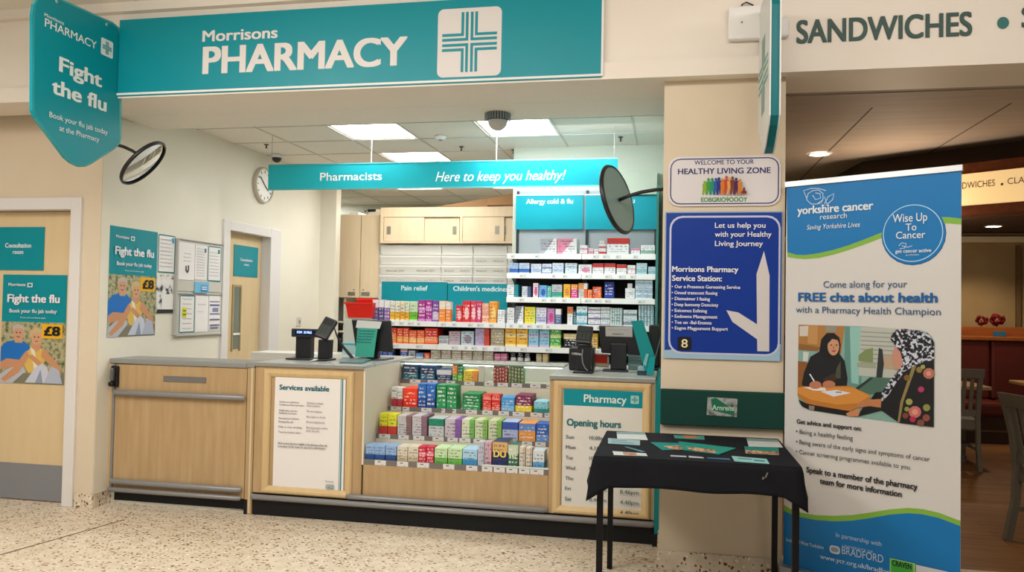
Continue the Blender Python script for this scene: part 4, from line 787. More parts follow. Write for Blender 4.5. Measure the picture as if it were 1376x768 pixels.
cartons('sixth shelf of the allergy display', GY, SH[6], [
 (684.5, 692.5, 469, 'dark bottle with white label', '1E1C22', 'D8D8DC', 0), (694, 702, 469, 'dark bottle with white label', '1E1C22', 'D8D8DC', 0), (703.5, 711.5, 469, 'dark bottle with white label', '1E1C22', 'D8D8DC', 0), (720, 727.5, 475.5, 'small tan carton', 'B0A07A', 'C8BCA0', 5), (728.5, 736, 475.5, 'small tan carton', 'C0A46A', 'D0C090', 5)], P_, .2)
D_ = 'cartons on the stepped counter display'
def tier(i, items, name): cartons(name, TIER[i][0]-.004, TIER[i][1]-.016, items, D_, .19)
tier(3, [(540, 561, 490, 'dark teal carton', '2A4A66', '1E7080', 0), (564, 584, 491, 'dark teal carton', '24466A', '1E6A8A', 0), (586, 606, 497, 'low navy and white carton', '2E4470', 'D8DCE0', 1), (607, 614, 489, 'tall orange and green carton', 'E8883A', '5AAA3C', 0), (614.5, 621, 489.5, 'tall dark green carton', '1E7A50', '7AC04A', 0), (622, 641, 498, 'low yellow and orange carton', 'E8C84A', 'E89A4A', 6)] +
 [(662.5+i*3.9, 662.5+i*3.9+3.5, 488+i*.1, 'slim red and green upright carton', 'C83A3A', '5A5A48', 4) for i in range(5)] + [(682.5+i*4.2, 682.5+i*4.2+3.8, 488.3+i*.1, 'slim green upright carton', '2E8A50', '8A6A4A', 4) for i in range(5)], 'top step of the counter display')
tier(2, [(525, 532.5, 520, 'slim white and red sachet box', W_, 'C83A4A', 0), (533, 540, 520.5, 'slim white and red sachet box', W_, 'C83A4A', 0), (540.5, 560, 522, 'vivid orange-red carton', 'F03E1E', 'E8301A', 0), (561, 572, 515.5, 'tall blue carton', '2A6ABE', '1E4E9A', 0), (572.5, 584.5, 515.8, 'tall blue carton', '2A6ABE', '1E4E9A', 0), (586, 599, 517, 'tall green carton', '1E8A50', '2E9A60', 0), (599.5, 613, 517.5, 'tall green carton', '1E8A50', '2E9A60', 0), (621, 645, 529, 'wide green carton', '14824A', '1E9A5A', 0), (648, 659.5, 538, 'red carton with white print, lower left', 'D8302A', 'E86A5A', 0), (648, 659.5, 530, 'red carton with white print, upper left', 'D8302A', 'E86A5A', 0, 537.8), (660, 671.5, 538.5, 'red carton with white print, lower right', 'D8302A', 'E86A5A', 0), (660, 671.5, 530.5, 'red carton with white print, upper right', 'D8302A', 'E86A5A', 0, 538.3),
 (673, 691, 534, 'sky blue carton', '4A9AD8', '7AB4E0', 0), (692, 714, 531.5, 'yellow and purple carton', '7A2A50', 'E8D02A', 0), (717, 735, 539.5, 'turquoise and white carton', '8FD0E0', '1E9A9A', 0)], 'third step of the counter display')
tier(1, [(509, 519.5, 556, 'yellow and red carton', 'E0DC2A', 'C83A2A', 0), (520, 532, 556.5, 'yellow and red carton', 'E0DC2A', 'C83A2A', 0), (533, 552, 567, 'pale grey carton with brown end, lower left', 'C8C4C4', '8A6A6A', 6), (533, 552, 558.5, 'pale grey carton with brown end, upper left', 'C8C4C4', '8A6A6A', 6, 566.8), (553, 573, 567.8, 'pale grey carton with brown end, lower right', 'C8C4C8', '8A6A7A', 6), (553, 573, 559, 'pale grey carton with brown end, upper right', 'C8C4C8', '8A6A7A', 6, 567.6), (575, 595.5, 562.5, 'white carton with teal top', 'C8CCD0', '1E8A6A', 1), (597, 619, 563.5, 'lilac and white carton', 'C8BCC8', '8A5AA8', 6),
 (619.5, 636.5, 564, 'pale cream and green carton', 'D8DCC0', '7AB45A', 6), (637.5, 654.5, 564.5, 'pale cream and green carton', 'D0D8B0', '8AB85A', 6), (655.5, 673.5, 565.3, 'pale cream and green carton', 'D0D8B0', '8AB85A', 6), (674.5, 695.5, 567, 'blue and white carton', 'B0BCE0', '3A5AB4', 1), (696.5, 719, 569, 'orange carton with blue top', 'E89A4A', '6A8AC8', 1), (720, 737, 569.5, 'blue carton with pale base', '2E62B8', '6A90D0', 0)], 'second step of the counter display')
tier(0, [(490, 502.5, 598, 'dark blue and white carton', '8FB0D8', '1E4A8A', 0), (503, 516.5, 598.7, 'dark blue and white carton', '8FB0D8', '1E4A8A', 0), (517, 531.5, 599.4, 'dark blue and white carton', '8FB0D8', '1E4A8A', 0), (532.5, 546.5, 600, 'cream carton', 'D4CCB8', 'C4B898', 0), (547, 561, 600.6, 'cream carton', 'D4CCB8', 'C4B898', 0), (561.5, 571.5, 600, 'crimson carton', 'C8304A', 'E08A98', 5), (572, 582, 600.5, 'crimson carton', 'C8304A', 'E08A98', 5), (583, 600, 602, 'light green and white carton', 'C4E0B0', '6AB84A', 0), (601, 620, 603, 'light green and white carton', 'C4E0B0', '6AB84A', 0), (621, 640.5, 604, 'light blue carton with red mark', 'A8D0E8', '3A90C8', 0),
 (641.5, 650, 594, 'tall slim white carton', 'DCDCE4', '8A90A8', 4), (650.5, 660, 594, 'tall slim blue and white carton', 'D0D4E0', 'C05A6A', 4), (661, 681.5, 594, 'tall navy carton with gold lettering', '26305E', 'D8B070', 1, None, '3A4470'), (682, 696, 597.5, 'tall dark green carton with pale print', '2E6A50', 'C8D4C0', 1), (697, 705.5, 601, 'tall cream carton', 'D8D0C0', 'C0B4A0', 6), (706, 714.5, 601.8, 'tall cream carton', 'D8D0C0', 'C0B4A0', 6), (715.5, 731, 606, 'white carton with blue bars', 'D0D8DC', '5AA0D0', 0)], 'bottom step of the counter display')
def child_of_label(lab):
    return next(o for o in COL.objects if o.get('label') == lab)
for lab, s, x0, x1, yb, cap, c in (('tall navy carton with gold lettering on the bottom step of the counter display', 'DU', 663, 680, 614, 9, 'E8CC6A'), ('tall dark green carton with pale print on the bottom step of the counter display', 'WE', 683, 695.5, 616, 10, 'D8E4C8')):
    o = child_of_label(lab); pr = Print((0, TIER[0][0]+.0085, 0), NY); pr.text(s, x0, x1, yb, cap, M(c, .5), .04); pr.build('lettering', o)
# ================================================================== THINGS ON THE COUNTERS
ZL, ZR = 1.033, 1.014
PL = M('17181C', .35, spec=.5); PL2 = M('24262B', .3, spec=.5)
def cbox(mb, c, sx, sy, sz, rz=0, rx=0, mat=PL, ry=0):
    R = Matrix.Rotation(rz, 3, 'Z') @ Matrix.Rotation(ry, 3, 'Y') @ Matrix.Rotation(rx, 3, 'X'); mb.obox(c, R@Vector((sx/2, 0, 0)), R@Vector((0, sy/2, 0)), R@Vector((0, 0, sz/2)), mat)
def soft(o, w=.006):
    m = o.modifiers.new('bevel', 'BEVEL'); m.width = w; m.segments = 3; m.limit_method = 'ANGLE'; return o
# customer display on a double post
Yc = 5.28
a = P(394, 441, Y=Yc); c = P(428, 453, Y=Yc); base = P(400, 483, Y=Yc)
t = thing('customer_display', (base.x, Yc, ZL), 'black customer display with blue digits on the left counter', 'display')
b = MB(); b.box(P(397, 480, Y=Yc).x, P(417, 480, Y=Yc).x, Yc, Yc+.06, ZL+.012, c.z+.005, PL); b.build('post', t)
b = MB(); b.box(P(384, 480, Y=Yc).x+.02, P(420, 480, Y=Yc).x, Yc-.05, Yc+.10, ZL+.0005, ZL+.012, PL, .005); b.build('foot', t)
b = MB(); b.box(a.x, P(430, 441, Y=Yc).x, Yc-.03, Yc+.02, c.z, a.z, PL2, .006); b.build('display_head', t)
pr = Print((0, Yc-.0305, 0), NY); pr.rect(396.5, 443, 424, 450.5, M('101A3A', .2)); pr.text('ITEM  30.9862', 399, 419, 447.8, 3.2, M('9FC4FF', .4, emit=1.5), .02); pr.build('screen', t)
# card terminal on a tilted stand
def terminal(label, cx, Y, zt, w, ztop, tilt, lean, zb, screen, sgn=1, txt=None, cat='card terminal'):
    t = thing('card_terminal', (cx, Y, zt), label, cat)
    b = MB(); b.box(cx-w*.75, cx+w*.75, Y-.07, Y+.10, zt+.0005, zt+.014, PL, .005); b.build('foot', t)
    b = MB(); b.prism([(cx-w*.55, Y, zt+.012), (cx+w*.55, Y, zt+.012), (cx+w*.62, Y, zb), (cx-w*.5, Y, zb)], (0, .07, 0), PL); fixn(soft(b.build('stand', t)))
    L = (ztop-zb)*1.16; ctr = Vector((cx+lean/2, Y-.01, (ztop+zb)/2+.01))
    b = MB(); R = Matrix.Rotation(tilt, 3, 'Y') @ Matrix.Rotation(math.radians(-28), 3, 'X')
    b.obox(ctr, R@Vector((w*.62, 0, 0)), R@Vector((0, .02, 0)), R@Vector((0, 0, L/2)), PL2); h = soft(fixn(b.build('handset', t)), .01)
    b = MB(); n = R@Vector((0, -1, 0)); b.obox(ctr+R@Vector((0, -.0215, L*.27)), R@Vector((w*.45, 0, 0)), n*.001, R@Vector((0, 0, L*.14)), M(screen, .15, spec=.6)); b.build('screen', h)
    b = MB()
    for i in range(3):
        for j in range(4): b.obox(ctr+R@Vector(((i-1)*w*.32, -.021, L*(.02-.1*j))), R@Vector((w*.11, 0, 0)), n*.003, R@Vector((0, 0, L*.033)), M('3C4A40', .5))
    b.build('keypad', h)
    h['_o'] = tuple(t['_o']); return t
a = P(444, 430, Y=5.25); zb = P(430, 456, Y=5.25).z
terminal('black card terminal leaning right beside the blue-lit customer display', P(434, 480, Y=5.25).x, 5.25, ZL, .078, a.z, math.radians(20), .05, zb, '2A2E34')
q = P(783, 440, Y=5.2)
t = terminal('black card terminal on a stand with looped grey cable, right counter', P(784, 490, Y=5.2).x, 5.2, ZR, .084, P(783, 441, Y=5.2).z, math.radians(4), .01, P(780, 463, Y=5.2).z, '33383C')
b = MB(); b.tube([P(x, y, Y=5.12) for x, y in ((783, 469), (782, 478), (783, 487), (786, 494), (790, 498))], .0035, M('8A8E94', .4), 6); b.tube([P(790, 498, Y=5.12), P(794, 499.5, Y=5.14)], .003, PL, 6); b.build('cable', t)
pr = Print((0, 5.18, 0), NY); pr.text('Worldpay', 772, 781, 476.5, 3, M('C8CACC', .5), .02); pr.build('lettering', t)
# tall black printer housing behind right terminal
t = thing('receipt_printer', (P(774, 490, Y=5.36).x, 5.36, ZR), 'squat black receipt printer behind the right card terminal', 'printer')
a, c = P(765, 466, Y=5.38), P(798, 497, Y=5.38); b = MB(); b.box(a.x, c.x, 5.36, 5.50, ZR+.0005, a.z, PL, .012); b.build('housing', t)
b = MB(); b.box(a.x+.02, c.x-.02, 5.355, 5.36, a.z-.05, a.z-.035, GREY); b.build('paper_slot', t)
# till monitors seen from the back
def monitor(label, quad, Y, zt, rear=True, sheet=None):
    t = thing('till_monitor', (P((quad[0][0]+quad[1][0])/2, 480, Y=Y).x, Y, zt), label, 'monitor')
    b = MB(); b.prism([P(*q, Y=Y) for q in quad], (0, .035, 0), PL); fixn(soft(b.build('screen_housing', t), .008))
    return t
Ym = 5.45
t = monitor('black till monitor seen from behind, on the left counter', [(472, 429), (524, 430), (527, 473), (478, 470)], Ym, ZL)
q = P(500, 478, Y=Ym); b = MB(); b.box(q.x-.05, q.x+.03, Ym+.035, Ym+.09, ZL+.012, q.z+.15, PL, .006); b.build('stand', t)
b = MB(); a = P(474, 486, Z=ZL); c = P(523, 474, Z=ZL); b.box(q.x-.12, q.x+.10, Ym-.02, Ym+.2, ZL+.0005, ZL+.012, M('4A4E50', .35, .3), .005); b.build('foot', t)
b = MB(); b.prism([P(x, y, Y=Ym+.04) for x, y in ((508, 433), (522, 433), (523, 462), (510, 462))], (0, .06, 0), PL2); fixn(b.build('rear_cover', t))
# teal leaflet standing in front of the monitor
t = thing('counter_leaflet', (P(492, 480, Y=5.38).x, 5.38, ZL), 'green-teal sheet with dark lines propped before the left till monitor', 'leaflet')
Ys = 5.40; pr = Print((0, Ys, 0), NY, .0008); b = MB(); b.prism([P(x, y, Y=Ys) for x, y in ((480.5, 440), (507.5, 440), (502, 480), (477, 479))], (0, .002, 0), M('3FA892', .45)); fixn(b.build('sheet', t))
b = MB(); b.prism([P(x, y, Y=Ys-.003) for x, y in ((480, 430), (513, 432), (510, 441.5), (478, 440))], (0, .002, 0), M('D0D4D4', .4)); fixn(b.build('header_card', t))
pr.text('Walk-in Medication', 483, 507, 435.5, 2.2, M('7A8086', .5), 0, res=1); pr.k = 4
for i in range(5): pr.text('Please ask us about your', 482.5-i*.6, (504, 503, 502.5, 500, 499)[i], 445.2+i*3.7, 2.2, M('1E5A78', .5), .03, res=1)
pr.build('lettering', t)
# tray under leaflet and black curved stylus arm
t = thing('counter_mat', (P(480, 486, Z=ZL).x, 5.2, ZL), 'flat grey-green tray lying on the left counter by the leaflet', 'tray')
b = MB(); pts = [P(x, y, Z=ZL+.002) for x, y in ((456, 487.2), (487, 488.2), (503, 482), (460, 481))]; b.prism(pts, (0, 0, .010), M('5F7F84', .35, spec=.5)); fixn(soft(b.build('tray', t), .004))
t = thing('curved_arm', (P(470, 480, Y=5.42).x, 5.42, ZL), 'black curved gooseneck rising left of the teal leaflet', 'gooseneck')
b = MB(); b.tube([P(x, y, Y=5.42) for x, y in ((449.5, 441), (452, 449), (457, 460), (463, 468), (469, 475), (474, 480.8))], .008, PL, 8, [.004, .006, .009, .011, .012, .012]); b.build('arm', t)
# right monitor + label
Yr = 5.45
t = monitor('black till monitor with a white label, seen from behind, right counter', [(804.5, 437), (856, 438.5), (870, 478), (808, 474)], Yr, ZR)
b = MB(); a, c = P(820.5, 461, Y=Yr-.05), P(841.5, 494, Y=Yr-.05); b.box(a.x, c.x, Yr-.05, Yr-.005, ZR+.012, a.z, PL2, .006); b.build('stand', t)
b = MB(); b.box(a.x-.05, c.x+.01, Yr-.10, Yr+.03, ZR+.0005, ZR+.012, PL, .005); b.build('foot', t)
pr = Print((0, Yr-.002, 0), NY); pr.poly([(813.5, 438.5), (849.5, 438.5), (850, 452.5), (813.8, 451.5)], M('B8B4B2', .5)); pr.text('Please wait here', 817, 846, 443.5, 1.8, M('8A8686', .5), 0, res=1); pr.text('PHARMACY', 823, 838, 449.6, 2, M('4A4A4C', .5), .03, res=1); pr.build('label_sheet', t)
# leaflets / small things on right counter
t = thing('medicine_leaflet', (P(806, 480, Y=5.5).x, 5.5, ZR), 'red and white folded leaflet between terminal and right monitor', 'leaflet')
pr = Print((0, 5.52, 0), NY); b = MB(); b.prism([P(x, y, Y=5.52) for x, y in ((797, 474), (818.5, 475.5), (818.5, 494), (796.5, 492))], (0, .004, 0), M('C8B8B0', .5)); fixn(b.build('sheet', t)); pr.poly([(799, 476), (816, 477), (816, 488), (799, 487)], M('D03018', .4)); pr.poly([(800, 488.3), (817, 489), (817, 491), (806, 493)], M('D8C8A0', .5)); pr.build('print', t)
def stack(label, px0, px1, Y, n, cols, h, z=ZR, name='leaflet_pack', dz=.0):
    t = thing(name, (P((px0+px1)/2, 490, Y=Y).x, Y, z), label, 'pack'); 
    for i in range(n):
        j = random.uniform(-.004, .004); b = MB(); b.box(P(px0, 490, Y=Y).x+j, P(px1, 490, Y=Y).x+j, Y+j, Y+.09+j, z+.0006+dz+i*h, z+dz+(i+1)*h-.0008, M(cols[i % len(cols)], .45), .002); b.build('carton', t)
stack('stack of pale grey cartons right of the right monitor', 844, 862, 5.60, 5, ['8FA8A8', 'A4BAB8', '7F9A9C'], .022)
stack('pale blue carton on a dark one, beside the teal stand', 856, 869, 5.16, 2, ['2E4A52', '8FB4C0'], .027)
# teal leaflet stand
Yt = 5.14; TS = M('148C90', .35)
t = thing('leaflet_stand', (P(872, 500, Y=Yt).x, Yt, ZR), 'leaning teal cardboard leaflet stand at the end of the right counter', 'leaflet stand')
b = MB(); b.prism([P(x, y, Y=Yt) for x, y in ((848, 431), (863.5, 430), (880, 479), (874, 498), (866, 497))], (0, .012, 0), TS); fixn(b.build('back_card', t))
b = MB(); b.prism([P(x, y, Y=Yt-.03) for x, y in ((873.5, 478.5), (880.5, 480), (878, 503.5), (868.5, 502.5))], (0, .03, 0), M('0F9BA0', .35)); fixn(b.build('pocket', t))
b = MB(); b.prism([P(x, y, Y=Yt-.004) for x, y in ((868, 475), (872, 475), (868, 492), (864, 489))], (0, .003, 0), M('7FC0BE', .4)); fixn(b.build('leaflet', t))
b = MB(); b.tube([P(x, y, Y=Yt-.02) for x, y in ((887.5, 453), (884, 467), (880.5, 480))], .002, GREY, 5); b.build('cord', t)
t = thing('black_bag', (-.13, 5.62, ZR), 'tall black till screen edge at the far end of the right counter', 'till screen')
a, c = P(872, 436, Y=5.6), P(886, 495, Y=5.6); b = MB(); b.box(a.x, c.x-.0, 5.6, 5.64, ZR+.02, a.z, PL, .012); soft(b.build('screen_housing', t)); b = MB(); b.box(a.x+.01, c.x-.01, 5.58, 5.68, ZR+.0005, ZR+.02, PL, .004); b.build('foot', t)
t.name = 'till_screen'
# small litter on counters: pens
def pen(label, pts, Z, col, r=.005):
    t = thing('pen', P(*pts[0], Z=Z), label, 'pen'); a, c = P(*pts[0], Z=Z+r), P(*pts[1], Z=Z+r); b = MB(); b.tube([a, a.lerp(c, .8)], r, M(col, .4), 8); b.build('barrel', t); b = MB(); b.tube([a.lerp(c, .8), c], r*.6, M('303036', .4), 8); b.build('tip', t)
for lab, x, y, Z in (('crumpled white receipt at the foot of the left card terminal', 422, 485, ZL), ('crumpled white receipt at the foot of the right monitor', 821, 497.5, ZR)):
    q = P(x, y, Z=Z); t = thing('receipt', q, lab, 'receipt'); b = MB(); b.add([q+Vector(v) for v in ((-.025, -.02, .001), (.02, -.03, .006), (.03, .01, .012), (-.01, .03, .008), (0, 0, .016))], [(0, 1, 4), (1, 2, 4), (2, 3, 4), (3, 0, 4)], M('DCE0E2', .5)); b.build('paper', t)
# ================================================================== BACK AREA
# red basket
Yb = 6.45; RDm = M('E02A1E', .35)
t = thing('basket', (P(487, 427, Y=Yb).x, Yb, 1.31), 'bright red plastic tray with a second one behind, by the shelf end', 'basket')
def tub(mb, px0, px1, pt, pb, Y, dp, ins):
    a, c = P(px0, pt, Y=Y), P(px1, pb, Y=Y); z0, z1 = c.z, a.z; x0, x1 = a.x, c.x; k = ins; w = .012
    o = [(x0, Y, z1), (x1, Y, z1), (x1, Y+dp, z1), (x0, Y+dp, z1)]; lo = [(x0+k, Y+k, z0), (x1-k, Y+k, z0), (x1-k, Y+dp-k, z0), (x0+k, Y+dp-k, z0)]
    i = [(x0+w, Y+w, z1), (x1-w, Y+w, z1), (x1-w, Y+dp-w, z1), (x0+w, Y+dp-w, z1)]; li = [(x0+k+w, Y+k+w, z0+w), (x1-k-w, Y+k+w, z0+w), (x1-k-w, Y+dp-k-w, z0+w), (x0+k+w, Y+dp-k-w, z0+w)]
    v = o+lo+i+li; f = [(4, 5, 6, 7), (12, 13, 14, 15)]+[(n, (n+1) % 4, 4+(n+1) % 4, 4+n) for n in range(4)]+[(8+n, 8+(n+1) % 4, 12+(n+1) % 4, 12+n) for n in range(4)]+[(n, (n+1) % 4, 8+(n+1) % 4, 8+n) for n in range(4)]
    mb.add(v, f, RDm); mb.box(x0-.008, x1+.008, Y-.008, Y+.004, z1-.014, z1+.003, RDm)
b = MB(); tub(b, 464, 500, 406, 427, Yb-.02, .2, .02); fixn(b.build('front_tub', t)); b = MB(); tub(b, 480, 503, 401, 424, Yb+.19, .14, .015); fixn(b.build('rear_tub', t))
a, c = P(461, 428, Y=6.4), P(497, 428, Y=6.4)
t = thing('pedestal_cupboard', ((a.x+c.x)/2, 6.4, 0), 'pale grey cupboard carrying the red tray, left of the shelving', 'cupboard')
zt = P(487, 428, Y=Yb).z-.004
b = MB(); b.box(a.x, -2.50, 6.42, 6.85, 0, zt, M('BFC0B6', .5), .004); b.build('carcass', t); b = MB(); b.box((a.x-2.5)/2-.003, (a.x-2.5)/2+.003, 6.415, 6.42, .1, zt-.03, GREY); b.build('door_gap', t)
# blue tub/box near counter back
t = thing('storage_box', (P(467, 470, Y=6.2).x, 6.15, 1.0), 'pale blue plastic box behind the left counter under the red tray', 'box')
a, c = P(460, 461, Y=6.15), P(477, 476, Y=6.15); b = MB(); b.box(a.x, c.x, 6.15, 6.3, c.z, a.z, M('A8CCD0', .3), .006); b.build('body', t); b = MB(); b.box(a.x-.004, c.x+.004, 6.145, 6.305, a.z-.012, a.z+.004, M('5AA4AE', .3), .003); b.build('lid', t)
t = thing('back_worktop', (-3.0, 6.1, 0), 'low white worktop behind the left counter', 'worktop'); b = MB(); b.box(-3.45, -2.62, 6.08, 6.38, .93, c.z-.001, M('D8D8D0', .4), .003); b.build('top', t); b = MB(); b.box(-3.4, -2.66, 6.1, 6.36, 0, .93, CREAM); b.build('cupboard_front', t)
# tall wall cupboard and nook under it
Yw = 8.6
def px(x, Y=Yw): return P(x, 380, Y=Y).x
def pz(x, y, Y=Yw): return P(x, y, Y=Y).z
t = thing('wall_cupboard', (px(481), Yw, pz(480, 400)), 'tall pale wood two-door wall cupboard left of the drawer wall', 'cupboard')
x0, x1, z0, z1 = -3.98, px(509.5), pz(480, 400), pz(480, 288)
b = MB(); b.box(x0, x1, Yw+.02, Yw+.5, z0, z1, PALEW, .003); b.build('carcass', t); xm = px(483.5)
for a, c, hx in ((x0, xm-.004, (468, 477.5)), (xm+.004, x1, (486, 497))):
    b = MB(); b.box(a, c, Yw, Yw+.018, z0+.004, z1-.004, PALEW, .003); d = b.build('door', t)
    d['_o'] = t['_o']; b = MB(); b.box(px(hx[0]), px(hx[1]), Yw-.006, Yw, pz(480, 396.8), pz(480, 392), M('8A8478', .3, .6)); b.lathe((px((hx[0]+hx[1])/2+ (3 if hx[0] < 480 else -3)), Yw, pz(480, 389)), (0, -1, 0), [(.009, 0), (.009, .005), (.0001, .006)], GREY, 10); b.build('handle', d)
t = thing('open_shelving', (px(470), Yw, 0), 'white open shelving under the tall wall cupboard', 'shelving unit')
b = MB(); a, c = -3.98, px(508); b.box(a, c, Yw+.4, Yw+.42, 0, z0, M('D0CFC6', .5)); b.box(a, a+.03, Yw+.05, Yw+.4, 0, z0, CREAM); xx = px(460); b.box(xx, xx+.03, Yw+.05, Yw+.4, 0, z0, CREAM); b.build('carcass', t)
for y in (434, 447, 476): b = MB(); b.box(a, c, Yw+.03, Yw+.4, pz(480, y), pz(480, y)+.02, CREAM); b.build('shelf', t)
t = thing('small_fridge', (px(455), Yw, pz(480, 476)+.02), 'small black appliance on the open shelving behind the counter', 'appliance')
b = MB(); b.box(px(448), px(459.5), Yw+.05, Yw+.35, pz(480, 476)+.021, pz(480, 449), PL, .01); b.build('casing', t); b = MB(); b.box(px(449), px(458), Yw+.044, Yw+.05, pz(480, 457), pz(480, 455.5), GREY); b.build('trim_strip', t); t.name = 'appliance'
# things on top of cupboard
for lab, c0, yt, mt in (('low white box lying on top of the tall wall cupboard', (463, 475), 283, WHITE), ('pale box with dark marks on top of the tall wall cupboard', (488, 507), 280, CREAM)):
    t = thing('storage_box', (px(sum(c0)/2), Yw+.1, z1), lab, 'box'); b = MB(); b.box(px(c0[0]), px(c0[1]), Yw+.1, Yw+.35, z1+.0005, pz(480, yt), mt, .004); b.build('carton', t)
    if yt == 280: 
        pr = Print((0, Yw+.0995, 0), NY); pr.text('V', 489, 493, 285, 3, BLACK, .04); pr.poly([(494, 281), (505, 281), (505, 284), (494, 285)], BLACK); pr.build('print', t)
# sliding-door cabinet
t = thing('overhead_cabinet', (-2.4, Yw-.1, 2.12), 'long pale wood overhead cabinet with sliding doors above the drawers', 'cabinet')
Yo = 8.5; X0, X1 = px(509.5, Yo), -1.25; z0, z1 = pz(600, 326.5, Yo), pz(600, 278, Yo)
zt, zb = pz(600, 291, Yo), pz(600, 324, Yo)
b = MB(); b.box(X0, X1, Yo, Yo+.02, zt, z1, PALEW); b.box(X0, X1, Yo, Yo+.02, z0, zb, PALEW); b.box(X0, px(513.5, Yo), Yo, Yo+.02, zb, zt, PALEW); b.box(px(616.5, Yo), px(620, Yo), Yo, Yo+.02, zb, zt, PALEW); b.box(X0, X1, Yo+.05, Yo+.4, z0, z1, PALEW); b.build('carcass', t)
for a, c, h, dy in ((514, 568, 520.5, .008), (567, 615, 608.5, .03), (620, 676, 666.5, .008), (674, 712, 675.5, .03)):
    b = MB(); b.box(px(a, Yo), px(c, Yo), Yo+dy, Yo+dy+.018, zb+.003, zt-.003, PALEW, .002); d = b.build('sliding_door', t); d['_o'] = t['_o']
    b = MB(); b.box(px(h-2.6, Yo), px(h+2.6, Yo), Yo+dy-.004, Yo+dy, pz(600, 314.5, Yo), pz(600, 303.5, Yo), M('9A9486', .35, .5)); b.build('recess_handle', d)
t = thing('wrapped_board', (px(650, Yo), Yo+.1, z1), 'long tapering brown wrapped board lying on top of the overhead cabinet', 'board')
BRN = M('A8815A', .6); Yq = Yo+.12
b = MB(); b.prism([P(x, y, Y=Yq) for x, y in ((588, 277.2), (655, 266), (655, 276)) ]+[], (0, .2, 0), BRN); b.prism([P(x, y, Y=Yq) for x, y in ((588, 277.4), (655, 276), (655, 277.6))], (0, .2, 0), BRN); fixn(b.build('board', t))
b = MB(); b.prism([P(x, y, Y=Yq) for x, y in ((654, 266), (712, 256.5), (712, 274), (654, 275.5))], (0, .21, 0), M('B58B60', .6)); fixn(b.build('board', t))
# drawer wall
t = thing('drawer_unit', (-2.3, Yw-.04, 0), 'wall of shallow white medicine drawers with small printed labels', 'drawer unit')
X0 = px(511); b = MB(); b.box(X0-.02, -1.25, Yw, Yw+.4, 0, pz(600, 326.5, 8.5)-.003, M('DEDEDA', .5)); b.build('carcass', t)
cols = [512, 593.5, 636, 682, 716]; rows = [328.5, 343, 356.2, 369.5, 383, 396.5, 410]
LBL = M('8A8A86', .6)
for j in range(6):
    for i in range(4):
        z1_, z0_ = pz(600, rows[j]), pz(600, rows[j+1]); a, c = px(cols[i])+.004, px(cols[i+1])-.004
        b = MB(); b.prism([(a, Yw-.015, z0_+.006), (a, Yw-.05, z1_-.022), (a, Yw-.05, z1_-.012), (a, Yw, z1_-.008), (a, Yw, z0_+.006)], (c-a, 0, 0), M('E4E2DC', .4)); d = fixn(b.build('drawer', t)); d['_o'] = t['_o']
        if (j > 1) or (j == 1 and i > 1):
            pr = Print((0, Yw-.036, 0), NY); n = 2
            for k in range(n):
                xx = cols[i]+(cols[i+1]-cols[i])*(.08+.5*k); pr.text('Amoxil 250', xx, xx+(cols[i+1]-cols[i])*.3, rows[j]+8.5, 2.6, LBL, .01, res=1)
            o = pr.build('label_print', d)
# ================================================================== MIRRORS AND CAMERAS
MIR = M('E8EAEA', .03, 1, name='mirror_glass')
def cmirror(label, c, nrm, R, arm, plate, show_back=None):
    c = Vector(c); n = nrm.normalized(); t = thing('convex_mirror', c, label, 'convex mirror')
    prof = [(R*math.sin(a), .11*R*8*(math.cos(a)-math.cos(.62))*.35) for a in [0.0001]+[.62*i/10 for i in range(1, 11)]]
    k = R*.97/prof[-1][0]; prof = [(r*k, h) for r, h in prof][::-1]
    b = MB(); b.lathe(c, n, prof, MIR, 48); b.build('mirror_face', t)
    b = MB(); b.lathe(c, n, [(R*.95, .012), (R, .012), (R*1.03, .002), (R, -.012), (R*.94, -.012)], PL, 48); b.build('rim', t)
    b = MB(); b.lathe(c, n, [(R*.97, -.010), (.05, -.016), (.0001, -.016)], show_back or PL, 48); b.build('back_shell', t)
    b = MB(); b.tube(arm, .011, PL, 10); b.build('arm', t)
    if plate: b = MB(); b.lathe(plate[0], plate[1], [(.035, 0), (.035, .012), (.0001, .014)], plate[2], 20); b.build('wall_plate', t)
    return t
def cdir(r, u, tocam, px_, py_):
    v = ray(px_, py_).normalized(); a = (CR-v*v.dot(CR)).normalized(); b_ = a.cross(v); b_ = b_ if b_.z > 0 else -b_; return a*r+b_*u-v*tocam
c = P(192.5, 219, Y=4.72); n = cdir(.93*.69, -.93*.72, .37, 192.5, 219)
bk = c-n*.03
cmirror('round convex mirror on a black arm beside the flu blade sign', c, n, .187, [P(146, 195, Y=4.80), P(155, 194, Y=4.74), P(166, 197, Y=4.72), P(177, 202, Y=4.74), bk+Vector((0, 0, .03)), bk], (P(146, 197, Y=4.81), (0, -1, 0), M('C89A8A', .4)))
c = P(829.5, 268, Y=4.62); bn = cdir(.93*.955, .93*.3, .36, 829.5, 268); n = -bn
GB_ = M('7F9A98', .35, spec=.5)
cmirror('round convex mirror seen from behind, on an arm from the pillar', c, n, .205, [P(894, 254, Y=4.62), P(880, 255, Y=4.60), P(862, 258, Y=4.58), P(845, 263, Y=4.58), P(830, 269.5, Y=4.60), c-n*.012], None, GB_)
def dome(label, c, R, base, domem, up=.02, grille=False):
    t = thing('dome_camera', c, label, 'camera'); c = Vector(c)
    b = MB(); b.lathe(c, (0, 0, -1), [(R*1.25, 0), (R*1.25, up*.6), (R, up), (.0001, up)], base, 32); b.build('base', t)
    b = MB(); b.lathe(c+Vector((0, 0, -up)), (0, 0, -1), [(R*math.cos(a), R*1.0*math.sin(a)) for a in [i*math.pi/2/8 for i in range(9)]][:-1]+[(.0001, R)], domem, 32); b.build('dome', t); return t
